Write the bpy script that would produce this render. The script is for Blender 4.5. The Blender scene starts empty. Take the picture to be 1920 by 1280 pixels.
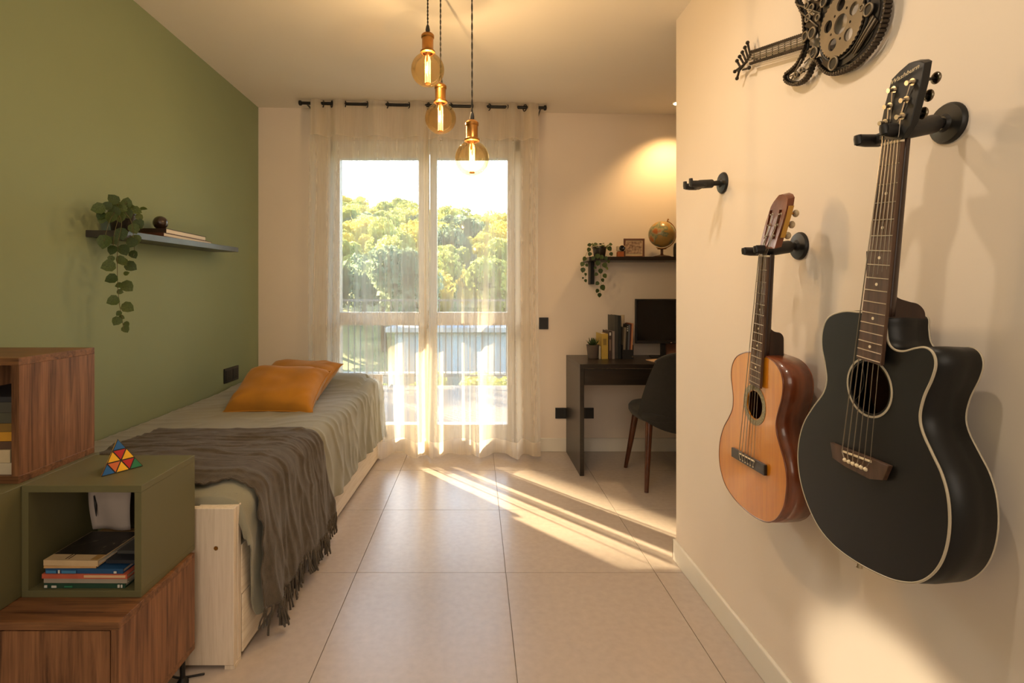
import bpy, math, random
from mathutils import Vector, Matrix, noise
from mathutils.geometry import tessellate_polygon
random.seed(7)
C = bpy.context.scene.collection
PI = math.pi
# ---------------------------------------------------------------- camera, sky, sun, lights, exposure
F, CX, CY, H = 963.0, 893.0, 552.0, 1.12       # lens in pixels of a 1920 frame, level camera at 1.12 m
def at(px, py, Y):                              # point seen at (px, py), Y metres in front of the camera
    return ((px - CX) * Y / F, Y, H - (py - CY) * Y / F)
def wall(px, py, X):                            # point seen at (px, py) on the upright plane x = X
    return at(px, py, X * F / (px - CX))
cd = bpy.data.cameras.new('camera'); cam = bpy.data.objects.new('camera', cd); C.objects.link(cam)
cam.location = (0, 0, H); cam.rotation_euler = (PI / 2, 0, 0)
cd.sensor_width = 36; cd.lens = F / 1920 * 36
cd.shift_x = (960 - CX) / 1920; cd.shift_y = -(640 - CY) / 1920
cd.clip_start = .02; cd.clip_end = 500
S = bpy.context.scene; S.camera = cam
S.view_settings.view_transform = 'Standard'; S.view_settings.look = 'None'
S.view_settings.gamma = 1; S.view_settings.use_curve_mapping = False
S.view_settings.exposure = 0.08
S.cycles.max_bounces = 9; S.cycles.transparent_max_bounces = 14
S.cycles.sample_clamp_indirect = 6; S.cycles.use_denoising = True
S.cycles.caustics_reflective = False; S.cycles.caustics_refractive = False
W = bpy.data.worlds.new('sky'); S.world = W; W.use_nodes = True
wn = W.node_tree
sky = wn.nodes.new('ShaderNodeTexSky'); sky.sky_type = 'NISHITA'; sky.sun_disc = False
sky.sun_elevation = math.radians(24); sky.sun_rotation = math.radians(-41)
sky.air_density = 1.2; sky.dust_density = 1.2; sky.ozone_density = 1.0
wn.links.new(sky.outputs[0], wn.nodes['Background'].inputs[0])
wn.nodes['Background'].inputs[1].default_value = 1.1
def light(name, kind, loc, energy, color, direction=(0, 0, -1), size=None, size_y=None, spot=None, blend=.5):
    l = bpy.data.lights.new(name, kind); l.energy = energy; l.color = color
    o = bpy.data.objects.new(name, l); C.objects.link(o); o.location = loc
    o.rotation_euler = Vector(direction).to_track_quat('-Z', 'Y').to_euler()
    if kind == 'AREA':
        l.shape = 'RECTANGLE'; l.size = size; l.size_y = size_y or size
    if kind == 'SPOT':
        l.spot_size = spot; l.spot_blend = blend; l.shadow_soft_size = size
    if kind == 'POINT': l.shadow_soft_size = size
    return o
sun = light('sun', 'SUN', (-6, 8, 6), 34.0, (1.0, .76, .46), (.87, -1, -.55)); sun.data.angle = math.radians(.8)
# added area fill behind the camera, brightens the room without a real source
light('fill_light_behind_camera', 'AREA', (-.35, -1.75, 1.6), 25, (1.0, .86, .70), (0, 1, -.02), 2.0, 1.4)

light('added_spot_low_behind_camera', 'SPOT', (-1.35, -1.2, .75), 430, (1.0, .84, .58), (2.19, 2.25, -.49), .03, spot=math.radians(7.2), blend=.6)  # added spot that makes the warm patch low on the guitar wall

# ---------------------------------------------------------------- materials
def nd(nt, t, **kw):
    n = nt.nodes.new(t)
    for k, v in kw.items(): setattr(n, k, v)
    return n
def ramp(nt, fac, stops):
    r = nd(nt, 'ShaderNodeValToRGB')
    e = r.color_ramp.elements
    e[0].position, e[0].color = stops[0][0], (*stops[0][1], 1)
    e[1].position, e[1].color = stops[-1][0], (*stops[-1][1], 1)
    for p, c in stops[1:-1]:
        x = e.new(p); x.color = (*c, 1)
    nt.links.new(fac, r.inputs[0]); return r.outputs[0]
def shade(c, k): return tuple(min(1, v * k) for v in c)
def mat(name, col, rough=.6, metal=0, var=.06, scale=6, bump=.0, bscale=200, stretch=(1, 1, 1), coord='Object',
        spec=.5, col2=None, coat=0, sheen=0, emis=None, estr=0, detail=4, world=False):
    m = bpy.data.materials.new(name); m.use_nodes = True; nt = m.node_tree
    b = nt.nodes['Principled BSDF']
    if world: src = nd(nt, 'ShaderNodeNewGeometry').outputs['Position']
    else: src = nd(nt, 'ShaderNodeTexCoord').outputs[coord]
    mp = nd(nt, 'ShaderNodeMapping'); mp.inputs['Scale'].default_value = stretch
    nt.links.new(src, mp.inputs[0])
    nz = nd(nt, 'ShaderNodeTexNoise'); nz.inputs['Scale'].default_value = scale; nz.inputs['Detail'].default_value = detail
    nt.links.new(mp.outputs[0], nz.inputs['Vector'])
    c2 = col2 or shade(col, 1 + var); c1 = col if col2 else shade(col, 1 - var)
    nt.links.new(ramp(nt, nz.outputs[0], [(.3, c1), (.7, c2)]), b.inputs['Base Color'])
    b.inputs['Roughness'].default_value = rough; b.inputs['Metallic'].default_value = metal
    b.inputs['Specular IOR Level'].default_value = spec
    b.inputs['Coat Weight'].default_value = coat; b.inputs['Coat Roughness'].default_value = .12
    b.inputs['Sheen Weight'].default_value = sheen
    if emis:
        b.inputs['Emission Color'].default_value = (*emis, 1); b.inputs['Emission Strength'].default_value = estr
    if bump:
        n2 = nd(nt, 'ShaderNodeTexNoise'); n2.inputs['Scale'].default_value = bscale; n2.inputs['Detail'].default_value = 3
        nt.links.new(mp.outputs[0], n2.inputs['Vector'])
        bp = nd(nt, 'ShaderNodeBump'); bp.inputs['Strength'].default_value = bump; bp.inputs['Distance'].default_value = .002
        nt.links.new(n2.outputs[0], bp.inputs['Height']); nt.links.new(bp.outputs[0], b.inputs['Normal'])
    return m
def wood(name, dark, light_, axis='Z', rough=.45, scale=1.0, coat=0):
    m = bpy.data.materials.new(name); m.use_nodes = True; nt = m.node_tree; b = nt.nodes['Principled BSDF']
    geo = nd(nt, 'ShaderNodeNewGeometry'); mp = nd(nt, 'ShaderNodeMapping')
    s = [26 * scale] * 3; s['XYZ'.index(axis)] = 1.3 * scale; mp.inputs['Scale'].default_value = s
    nt.links.new(geo.outputs['Position'], mp.inputs[0])
    n1 = nd(nt, 'ShaderNodeTexNoise'); n1.inputs['Scale'].default_value = 1.6; n1.inputs['Detail'].default_value = 8; n1.inputs['Roughness'].default_value = .65; n1.inputs['Distortion'].default_value = .9
    nt.links.new(mp.outputs[0], n1.inputs['Vector'])
    n2 = nd(nt, 'ShaderNodeTexNoise'); n2.inputs['Scale'].default_value = 7; n2.inputs['Detail'].default_value = 2
    nt.links.new(mp.outputs[0], n2.inputs['Vector'])
    mx = nd(nt, 'ShaderNodeMath', operation='MULTIPLY_ADD'); mx.inputs[1].default_value = .35
    nt.links.new(n2.outputs[0], mx.inputs[0]); nt.links.new(n1.outputs[0], mx.inputs[2])
    mid = tuple((a + c) / 2 for a, c in zip(dark, light_))
    nt.links.new(ramp(nt, mx.outputs[0], [(.5, dark), (.66, mid), (.85, light_)]), b.inputs['Base Color'])
    b.inputs['Roughness'].default_value = rough; b.inputs['Coat Weight'].default_value = coat; b.inputs['Coat Roughness'].default_value = .08
    return m
M = {}
M['plaster'] = mat('warm_white_plaster', (.82, .72, .62), .85, var=.02, scale=2, bump=.05, bscale=90, world=True)
M['ceiling'] = mat('ceiling_paint', (.80, .74, .65), .9, var=.015, scale=2, world=True)
M['green'] = mat('sage_green_paint', (.262, .308, .172), .8, var=.04, scale=1.5, bump=.05, bscale=90, world=True)
M['skirting'] = mat('white_skirting', (.80, .76, .68), .5, var=.02)
M['tile'] = mat('stone_tile', (.50, .425, .37), .25, var=.045, scale=38, bump=.04, bscale=160, world=True, detail=8)
M['grout'] = mat('grout', (.27, .22, .18), .9, world=True)
M['pvc'] = mat('window_frame_paint', (.82, .80, .76), .4, var=.02)
M['black_metal'] = mat('black_metal', (.012, .011, .010), .42, var=.2, metal=.3)
M['black_matt'] = mat('black_plastic', (.010, .009, .009), .5, var=.2)
M['walnut_v'] = wood('walnut_upright', (.075, .026, .010), (.30, .135, .060), 'Z')
M['walnut_h'] = wood('walnut_flat', (.075, .028, .010), (.26, .115, .045), 'X')
M['olive'] = mat('olive_lacquer', (.125, .115, .052), .5, var=.03, scale=3, world=True)
M['whitewood'] = wood('white_stained_pine', (.66, .56, .44), (.80, .70, .58), 'Z', .5, 1.2)
M['whitewood_h'] = wood('white_stained_pine_rail', (.70, .60, .46), (.86, .77, .63), 'Y', .5, 1.2)
M['cover'] = mat('sage_grey_cotton', (.265, .255, .190), .9, var=.10, scale=5, bump=.35, bscale=420, sheen=.25, world=True)
M['throw'] = mat('charcoal_brown_weave', (.075, .057, .038), .95, var=.25, scale=40, bump=1.0, bscale=300, sheen=.2, stretch=(1, 2.2, 1), world=True)
M['ochre'] = mat('ochre_velvet', (.44, .185, .010), .8, var=.12, scale=8, sheen=.15, bump=.2, bscale=500)
M['desk'] = wood('dark_wenge', (.008, .006, .005), (.024, .016, .011), 'X', .32)
M['chair'] = mat('charcoal_upholstery', (.010, .009, .008), .85, var=.2, scale=60, bump=.3, bscale=700, sheen=.15)
M['chairleg'] = wood('dark_beech_leg', (.045, .014, .007), (.12, .040, .018), 'Z', .3)
M['leaf'] = mat('leaf_green', (.030, .058, .009), .6, var=.35, scale=9)
M['leaf2'] = mat('leaf_light_green', (.055, .088, .014), .6, var=.3, scale=9)
M['stem'] = mat('stem_brown', (.10, .085, .03), .7)
M['pot'] = mat('dark_pot', (.030, .022, .016), .35, var=.2)
M['pot_grey'] = mat('grey_brown_clay_pot', (.13, .095, .075), .7, var=.1)
M['soil'] = mat('soil', (.02, .014, .01), .95, bump=.6)
M['paper'] = mat('page_edges', (.70, .63, .53), .8, var=.12, scale=3, stretch=(1, 1, 90))
M['brass'] = mat('aged_brass', (.42, .20, .055), .34, metal=1, var=.15, scale=30)
M['cord'] = mat('twisted_cord', (.018, .015, .012), .8)
M['chrome'] = mat('polished_metal', (.62, .55, .45), .25, metal=1, var=.05)
M['pale_gold'] = mat('pale_gold_print', (.55, .44, .26), .5)
M['string'] = mat('steel_string', (.30, .25, .19), .35, metal=1, var=.05)
M['bone'] = mat('cream_bone', (.78, .66, .46), .4, var=.05)
M['bind'] = mat('cream_binding', (.48, .42, .32), .4, var=.05)
M['gblack'] = mat('satin_black_guitar', (.008, .0078, .008), .40, var=.1, spec=.32)
M['gorange'] = wood('orange_cedar_top', (.54, .170, .006), (.68, .255, .012), 'Z', .3, .9, coat=.3)
M['gside'] = wood('mahogany_side', (.11, .024, .007), (.21, .050, .014), 'Z', .3, .6, coat=.6)
M['neck'] = wood('dark_mahogany_neck', (.016, .007, .005), (.036, .014, .008), 'Z', .4)
M['fret'] = wood('rosewood', (.045, .022, .012), (.115, .058, .032), 'Z', .5)
M['inside'] = mat('guitar_inside', (.10, .035, .012), .8)
M['head_red'] = wood('red_mahogany_head', (.10, .026, .010), (.19, .052, .020), 'Z', .3)
M['rosette'] = mat('rosette_mosaic', (.17, .14, .08), .5, col2=(.42, .36, .22), scale=260)
M['gold'] = mat('brass_plate', (.50, .30, .08), .35, metal=1)
M['steel_art'] = mat('oiled_steel', (.045, .036, .029), .38, metal=.85, var=.4, scale=40)
M['gear'] = mat('grey_gear_steel', (.20, .165, .12), .45, metal=.7, var=.15, scale=14)
M['screen'] = mat('switched_off_screen', (.006, .006, .006), .18, var=.1)
M['switch'] = mat('black_switch', (.012, .013, .015), .35)
def flat(name, col, rough=.6): 
    if name not in M: M[name] = mat(name, col, rough, var=.08, scale=20)
    return M[name]
def glass(name, col, gloss=.08, k=.6):
    m = bpy.data.materials.new(name); m.use_nodes = True; nt = m.node_tree; nt.nodes.remove(nt.nodes['Principled BSDF'])
    t = nd(nt, 'ShaderNodeBsdfTransparent'); t.inputs[0].default_value = (*col, 1)
    g = nd(nt, 'ShaderNodeBsdfGlossy'); g.inputs[1].default_value = .03
    fr = nd(nt, 'ShaderNodeLayerWeight'); fr.inputs[0].default_value = .25
    ma = nd(nt, 'ShaderNodeMath', operation='MULTIPLY_ADD'); ma.inputs[1].default_value = k; ma.inputs[2].default_value = gloss
    nt.links.new(fr.outputs['Fresnel'], ma.inputs[0])
    mx = nd(nt, 'ShaderNodeMixShader'); nt.links.new(ma.outputs[0], mx.inputs[0]); nt.links.new(t.outputs[0], mx.inputs[1]); nt.links.new(g.outputs[0], mx.inputs[2])
    nt.links.new(mx.outputs[0], nt.nodes['Material Output'].inputs[0]); return m
M['pane'] = glass('window_glass', (.97, .98, .97), .02)
M['amber'] = glass('amber_bulb_glass', (1.0, .84, .56), .03, .45)
def emit(name, col, s):
    m = bpy.data.materials.new(name); m.use_nodes = True; b = m.node_tree.nodes['Principled BSDF']
    b.inputs['Base Color'].default_value = (*col, 1); b.inputs['Emission Color'].default_value = (*col, 1); b.inputs['Emission Strength'].default_value = s; return m
M['filament'] = emit('glowing_filament', (1.0, .55, .16), 11)
M['lamp'] = emit('lit_lamp', (1.0, .66, .30), 14)
def sheer(name, dens, col):
    m = bpy.data.materials.new(name); m.use_nodes = True; nt = m.node_tree; nt.nodes.remove(nt.nodes['Principled BSDF'])
    t = nd(nt, 'ShaderNodeBsdfTransparent'); t.inputs[0].default_value = (1, 1, 1, 1)
    d = nd(nt, 'ShaderNodeBsdfDiffuse'); d.inputs[0].default_value = (*col, 1)
    tr = nd(nt, 'ShaderNodeBsdfTranslucent'); tr.inputs[0].default_value = (*col, 1)
    a = nd(nt, 'ShaderNodeMixShader'); a.inputs[0].default_value = .55
    nt.links.new(d.outputs[0], a.inputs[1]); nt.links.new(tr.outputs[0], a.inputs[2])
    tc = nd(nt, 'ShaderNodeTexCoord'); mp = nd(nt, 'ShaderNodeMapping'); mp.inputs['Scale'].default_value = (160, 160, 6); nt.links.new(tc.outputs['Object'], mp.inputs[0])
    nz = nd(nt, 'ShaderNodeTexNoise'); nz.inputs['Scale'].default_value = 1.0; nz.inputs['Detail'].default_value = 2; nt.links.new(mp.outputs[0], nz.inputs['Vector'])
    # the weave closes up when the cloth is seen edge on, like any open-weave linen
    lw = nd(nt, 'ShaderNodeLayerWeight'); lw.inputs[0].default_value = .5
    m1 = nd(nt, 'ShaderNodeMath', operation='MULTIPLY_ADD'); m1.inputs[1].default_value = .46; m1.inputs[2].default_value = dens - .10
    nt.links.new(lw.outputs['Facing'], m1.inputs[0])
    m2 = nd(nt, 'ShaderNodeMath', operation='MULTIPLY_ADD', use_clamp=True); m2.inputs[1].default_value = .2
    nt.links.new(nz.outputs[0], m2.inputs[0]); nt.links.new(m1.outputs[0], m2.inputs[2])
    mx = nd(nt, 'ShaderNodeMixShader'); nt.links.new(m2.outputs[0], mx.inputs[0]); nt.links.new(t.outputs[0], mx.inputs[1]); nt.links.new(a.outputs[0], mx.inputs[2])
    nt.links.new(mx.outputs[0], nt.nodes['Material Output'].inputs[0]); return m
M['sheer'] = sheer('sheer_linen', .29, (.86, .80, .70))
M['hem'] = sheer('doubled_linen', .72, (.84, .76, .64))
def foliage(name, c1, c2):
    m = bpy.data.materials.new(name); m.use_nodes = True; nt = m.node_tree; nt.nodes.remove(nt.nodes['Principled BSDF'])
    g = nd(nt, 'ShaderNodeNewGeometry'); nz = nd(nt, 'ShaderNodeTexNoise'); nz.inputs['Scale'].default_value = .45; nz.inputs['Detail'].default_value = 5
    nt.links.new(g.outputs['Position'], nz.inputs['Vector']); col = ramp(nt, nz.outputs[0], [(.35, c1), (.65, c2)])
    d = nd(nt, 'ShaderNodeBsdfDiffuse'); t = nd(nt, 'ShaderNodeBsdfTranslucent'); a = nd(nt, 'ShaderNodeMixShader'); a.inputs[0].default_value = .65
    nt.links.new(col, d.inputs[0]); nt.links.new(col, t.inputs[0]); nt.links.new(d.outputs[0], a.inputs[1]); nt.links.new(t.outputs[0], a.inputs[2])
    nt.links.new(a.outputs[0], nt.nodes['Material Output'].inputs[0]); return m
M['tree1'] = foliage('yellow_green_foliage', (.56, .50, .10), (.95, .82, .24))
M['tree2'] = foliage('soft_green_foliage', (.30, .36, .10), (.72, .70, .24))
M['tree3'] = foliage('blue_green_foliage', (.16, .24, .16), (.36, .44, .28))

# ---------------------------------------------------------------- mesh building
class MB:
    def __init__(s): s.v = []; s.f = []
    def add(s, vs, fs):
        k = len(s.v); s.v += [tuple(v) for v in vs]; s.f += [tuple(i + k for i in f) for f in fs]; return s
    def box(s, x0, x1, y0, y1, z0, z1):
        return s.add([(x, y, z) for x in (x0, x1) for y in (y0, y1) for z in (z0, z1)],
                     [(0, 1, 3, 2), (4, 6, 7, 5), (0, 4, 5, 1), (2, 3, 7, 6), (0, 2, 6, 4), (1, 5, 7, 3)])
    def hexa(s, p):   # 8 points: bottom ring 4, top ring 4
        return s.add(p, [(3, 2, 1, 0), (4, 5, 6, 7), (0, 1, 5, 4), (1, 2, 6, 5), (2, 3, 7, 6), (3, 0, 4, 7)])
    def tube(s, pts, r, n=8, closed=False, cap=True, flat=1.0):
        pts = [Vector(p) for p in pts]; m = len(pts); rs = r if isinstance(r, (list, tuple)) else [r] * m
        up = None; rings = []
        for i in range(m):
            a = pts[i - 1] if (i or closed) else pts[i]; b = pts[(i + 1) % m] if (i < m - 1 or closed) else pts[i]
            t = (b - a).normalized() if (b - a).length > 1e-9 else Vector((0, 0, 1))
            if up is None:
                up = Vector((0, 0, 1)) if abs(t.z) < .9 else Vector((1, 0, 0))
            u = (up - t * up.dot(t)); u = u.normalized() if u.length > 1e-6 else t.orthogonal().normalized()
            w = t.cross(u); up = u
            rings.append([pts[i] + (u * math.cos(q) * flat + w * math.sin(q)) * rs[i] for q in [2 * PI * j / n for j in range(n)]])
        vs = [v for rg in rings for v in rg]; fs = []
        for i in range(m if closed else m - 1):
            for j in range(n):
                a, b = i * n + j, i * n + (j + 1) % n; c = ((i + 1) % m) * n
                fs.append((a, b, c + (j + 1) % n, c + j))
        if cap and not closed:
            fs.append(tuple(range(n))[::-1]); fs.append(tuple((m - 1) * n + j for j in range(n)))
        return s.add(vs, fs)
    def cyl(s, a, b, r0, r1=None, n=16): return s.tube([a, b], [r0, r0 if r1 is None else r1], n)
    def lathe(s, prof, c=(0, 0, 0), n=24, axis=(0, 0, 1)):  # prof: (r, h)
        ax = Vector(axis).normalized(); u = ax.orthogonal().normalized(); w = ax.cross(u); c = Vector(c); vs = []; fs = []
        for r, h in prof:
            for j in range(n):
                q = 2 * PI * j / n; vs.append(c + ax * h + (u * math.cos(q) + w * math.sin(q)) * max(r, 1e-5))
        for i in range(len(prof) - 1):
            for j in range(n):
                fs.append((i * n + j, i * n + (j + 1) % n, (i + 1) * n + (j + 1) % n, (i + 1) * n + j))
        return s.add(vs, fs)
    def ball(s, c, r, nu=20, nv=12, sq=(1, 1, 1)):
        c = Vector(c); vs = []; fs = []
        for i in range(nv + 1):
            t = PI * i / nv
            for j in range(nu):
                q = 2 * PI * j / nu
                vs.append((c.x + r * sq[0] * math.sin(t) * math.cos(q), c.y + r * sq[1] * math.sin(t) * math.sin(q), c.z + r * sq[2] * math.cos(t)))
        for i in range(nv):
            for j in range(nu): fs.append((i * nu + j, (i + 1) * nu + j, (i + 1) * nu + (j + 1) % nu, i * nu + (j + 1) % nu))
        return s.add(vs, fs)
    def ring(s, c, R, r, axis=(0, 0, 1), n=40, m=8):
        ax = Vector(axis).normalized(); u = ax.orthogonal().normalized(); w = ax.cross(u); c = Vector(c)
        return s.tube([c + (u * math.cos(q) + w * math.sin(q)) * R for q in [2 * PI * j / n for j in range(n)]], r, m, True)
    def slab(s, outer, off, holes=()):   # polygon (3-D points, planar) pushed along off, with holes
        loops = [[Vector(p) for p in outer]] + [[Vector(p) for p in h] for h in holes]
        tri = tessellate_polygon(loops); allp = [p for l in loops for p in l]; k = len(allp); off = Vector(off)
        fs = [tuple(t) for t in tri] + [tuple(i + k for i in t[::-1]) for t in tri]; a = 0
        for l in loops:
            n = len(l)
            for i in range(n):
                p, q = a + i, a + (i + 1) % n; fs.append((p, q, q + k, p + k))
            a += n
        return s.add(allp + [p + off for p in allp], fs)
    def grid(s, rows):
        n = len(rows[0]); return s.add([p for r in rows for p in r], [(i * n + j, i * n + j + 1, (i + 1) * n + j + 1, (i + 1) * n + j) for i in range(len(rows) - 1) for j in range(n - 1)])
    def build(s, name, m, parent=None, smooth=None, bevel=0, thick=0, sub=0):
        me = bpy.data.meshes.new(name)
        if parent is None:
            xs = [[p[i] for p in s.v] for i in range(3)]
            o0 = Vector(((min(xs[0]) + max(xs[0])) / 2, (min(xs[1]) + max(xs[1])) / 2, min(xs[2])))
        else: o0 = org[parent.name]
        me.from_pydata([tuple(Vector(p) - o0) for p in s.v], [], s.f)
        import bmesh
        bm = bmesh.new(); bm.from_mesh(me); bmesh.ops.recalc_face_normals(bm, faces=bm.faces); bm.to_mesh(me); bm.free()
        me.materials.append(m if not isinstance(m, str) else M[m])
        if smooth:
            me.polygons.foreach_set('use_smooth', [True] * len(me.polygons))
            if smooth is not True: me.set_sharp_from_angle(angle=math.radians(smooth))
        o = bpy.data.objects.new(name, me); C.objects.link(o)
        if parent is None: o.location = o0
        else: o.parent = parent
        org[o.name] = o0
        if thick:
            md = o.modifiers.new('solid', 'SOLIDIFY'); md.thickness = thick; md.offset = 0
        if bevel:
            md = o.modifiers.new('bevel', 'BEVEL'); md.width = bevel; md.segments = 2; md.limit_method = 'ANGLE'; md.angle_limit = math.radians(40)
        if sub:
            md = o.modifiers.new('sub', 'SUBSURF'); md.levels = sub; md.render_levels = sub
        return o
org = {}
def tag(o, label, cat=None, group=None, kind=None):
    if label: o['label'] = label
    if cat: o['category'] = cat
    if group: o['group'] = group
    if kind: o['kind'] = kind
    return o
def thing(name, label, cat, loc=(0, 0, 0), group=None):
    o = bpy.data.objects.new(name, None); C.objects.link(o); o.location = loc; o.empty_display_size = .05
    org[o.name] = Vector(loc); return tag(o, label, cat, group)
def struct(name, o): o['kind'] = 'structure'; return o
def inst(src, name, parent, loc, rot=(0, 0, 0), scale=(1, 1, 1), base=None):
    o = src.copy(); o.name = name; C.objects.link(o); o.parent = parent
    o.location = Vector(loc) - org[parent.name]; o.rotation_euler = rot; o.scale = scale; org[o.name] = Vector(loc); return o
def dup(root, loc, rotz=None, **kw):
    r = root.copy(); C.objects.link(r); r.location = loc; org[r.name] = Vector(loc)
    if rotz is not None: r.rotation_euler[2] = rotz
    for k, v in kw.items(): r[k] = v
    for ch in list(root.children):
        c = ch.copy(); C.objects.link(c); c.parent = r
        for g in list(ch.children):
            d = g.copy(); C.objects.link(d); d.parent = c
    return r
def smoothloop(pts, k=6):   # Catmull-Rom through a closed list of points
    P = [Vector(p) for p in pts]; n = len(P); out = []
    for i in range(n):
        a, b, c, d = P[i - 1], P[i], P[(i + 1) % n], P[(i + 2) % n]
        for j in range(k):
            t = j / k
            out.append(.5 * ((2 * b) + (c - a) * t + (2 * a - 5 * b + 4 * c - d) * t * t + (3 * b - a - 3 * c + d) * t ** 3))
    return out
def smoothpath(pts, k=6):
    P = [Vector(p) for p in pts]; P = [2 * P[0] - P[1]] + P + [2 * P[-1] - P[-2]]; out = []
    for i in range(1, len(P) - 2):
        a, b, c, d = P[i - 1:i + 3]
        for j in range(k):
            t = j / k
            out.append(.5 * ((2 * b) + (c - a) * t + (2 * a - 5 * b + 4 * c - d) * t * t + (3 * b - a - 3 * c + d) * t ** 3))
    return out + [P[-2]]
def lerp(a, b, t): return a + (b - a) * t
def sstep(a, b, x):
    t = max(0, min(1, (x - a) / (b - a))); return t * t * (3 - 2 * t)
# ---------------------------------------------------------------- room shell
XL, XR, YB, YN = -1.558, .843, 3.672, -2.1      # green wall, guitar wall, window wall, wall behind the camera
YE, XA = 2.165, 2.35                            # end of the guitar wall, far side of the desk alcove
def ceil_z(x, y):                               # the ceiling falls a little towards the alcove
    t = max(0, min(1, (x - XL) / 2.396)) + max(0, (x - XR)) * .3
    return 2.457 - t * lerp(.185, .043, sstep(2.0, 3.72, y))
OX0, OX1, OZ = -1.045, .315, 2.225              # door-window opening
b = MB(); t_ = .32; rows_top = 2.75
b.box(XL - .3, OX0, YB, YB + t_, -.1, rows_top).box(OX1, XA + .2, YB, YB + t_, -.1, rows_top).box(OX0, OX1, YB, YB + t_, OZ, rows_top)
struct('', b.build('wall_back', 'plaster'))
struct('', MB().box(XL - .2, XL, YN - .2, YB, -.1, rows_top).build('wall_left', 'green'))
struct('', MB().box(XR, XR + .12, YN, YE, -.1, rows_top).build('wall_right', 'plaster'))
struct('', MB().box(XA, XA + .2, .9, YB, -.1, rows_top).build('wall_alcove', 'plaster'))
struct('', MB().box(XR + .12, XA, .9, 1.0, -.1, rows_top).build('wall_alcove_front', 'plaster'))
struct('', MB().box(XL, XR + .2, YN - .2, YN, -.1, rows_top).build('wall_front', 'plaster'))
rows = [[(x, y, ceil_z(x, y)) for x in [XL - .15 + (XA + .3 - XL) * i / 30 for i in range(31)]] for y in [YN - .1 + (YB + .15 - YN) * j / 30 for j in range(31)]]
g = MB().grid(rows); n0 = len(g.v); g.add([(x, y, z + .3) for x, y, z in g.v], [tuple(i for i in f[::-1]) for f in g.f])
struct('', g.build('ceiling', 'ceiling', smooth=True))
fl = MB().box(XL - .1, XA + .1, YN - .1, YB + .2, -.12, -.006).build('floor', 'grout'); struct('', fl)
org['floor'] = Vector(fl.location)
P_ = .602; gx = -.483; gy = 2.07; first = None
tile = MB().box(.0015, P_ - .0015, .0015, P_ - .0015, -.014, 0); 
for i in range(-2, 5):
    for j in range(-7, 3):
        x0, y0 = gx + i * P_, gy + j * P_
        if first is None:
            tt = MB().box(x0 + .0012, x0 + P_ - .0012, y0 + .0012, y0 + P_ - .0012, -.014, 0)
            tt.v = [(v[0] - x0, v[1] - y0, v[2]) for v in tt.v]
            me = bpy.data.meshes.new('tile'); me.from_pydata(tt.v, [], tt.f); me.materials.append(M['tile'])
            first = me
        if x0 > XA or y0 > YB + .1: continue
        o = bpy.data.objects.new('tile', first); C.objects.link(o); o.parent = fl; o.location = Vector((x0, y0, 0)) - org['floor']
# skirting boards
def skirt(name, x0, x1, y0, y1, z=.088):
    b = MB().box(x0, x1, y0, y1, 0, z); struct('', b.build(name, 'skirting', bevel=.004))
skirt('baseboard_right', XR - .012, XR, YN, YE + .012)
skirt('baseboard_end', XR - .012, XR + .12, YE, YE + .012)
skirt('baseboard_back', OX1 + .03, XA, YB - .013, YB, .097)
skirt('baseboard_left', XL, XL + .012, YN, YB)
skirt('baseboard_back_left', XL, OX0 - .03, YB - .013, YB, .097)
# ---------------------------------------------------------------- balcony door-window
Yw = 3.72
def PX(px): return (px - CX) * Yw / F
def PZ(py): return H - (py - CY) * Yw / F
win = MB()
L0, L1, R0, R1 = PX(640), PX(786), PX(820), PX(951)
zt, zm1, zm0, zb1, zb0 = PZ(299), PZ(585), PZ(609), PZ(793), PZ(815)
f = win
f.box(OX0, L0 - .052, Yw - .03, Yw + .05, 0, OZ).box(R1 + .052, OX1, Yw - .03, Yw + .05, 0, OZ).box(OX0, OX1, Yw - .03, Yw + .05, zt + .05, OZ).box(OX0, OX1, Yw - .03, Yw + .05, 0, .05)
w1 = struct('', f.build('window_1', 'pvc', bevel=.004))
for a, c, nm in ((L0, L1, 'left'), (R0, R1, 'right')):
    s = MB(); e = .05
    y0, y1 = Yw - .045, Yw + .035
    s.box(a - e, a, y0, y1, .05, zt + e).box(c, c + e, y0, y1, .05, zt + e).box(a, c, y0, y1, zt, zt + e).box(a, c, y0, y1, zm0, zm1).box(a, c, y0, y1, .05, zb1)
    sa = s.build('sash', 'pvc', w1, bevel=.004)
    MB().box(a, c, Yw, Yw + .012, zm1, zt).build('pane', 'pane', sa)
    MB().box(a, c, Yw, Yw + .012, zb1, zm0).build('pane', 'pane', sa)
MB().box(L1 + .052, R0 - .052, Yw - .05, Yw - .03, .05, zt + .05).build('meeting_strip', 'pvc', w1, bevel=.003)
hb = MB().cyl((L1 + .066, Yw - .05, 1.0), (L1 + .066, Yw - .085, 1.0), .01).tube([(L1 + .066, Yw - .085, 1.0), (L1 + .066, Yw - .085, .88)], .009)
hb.build('handle', 'chrome', w1, smooth=40)
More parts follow.
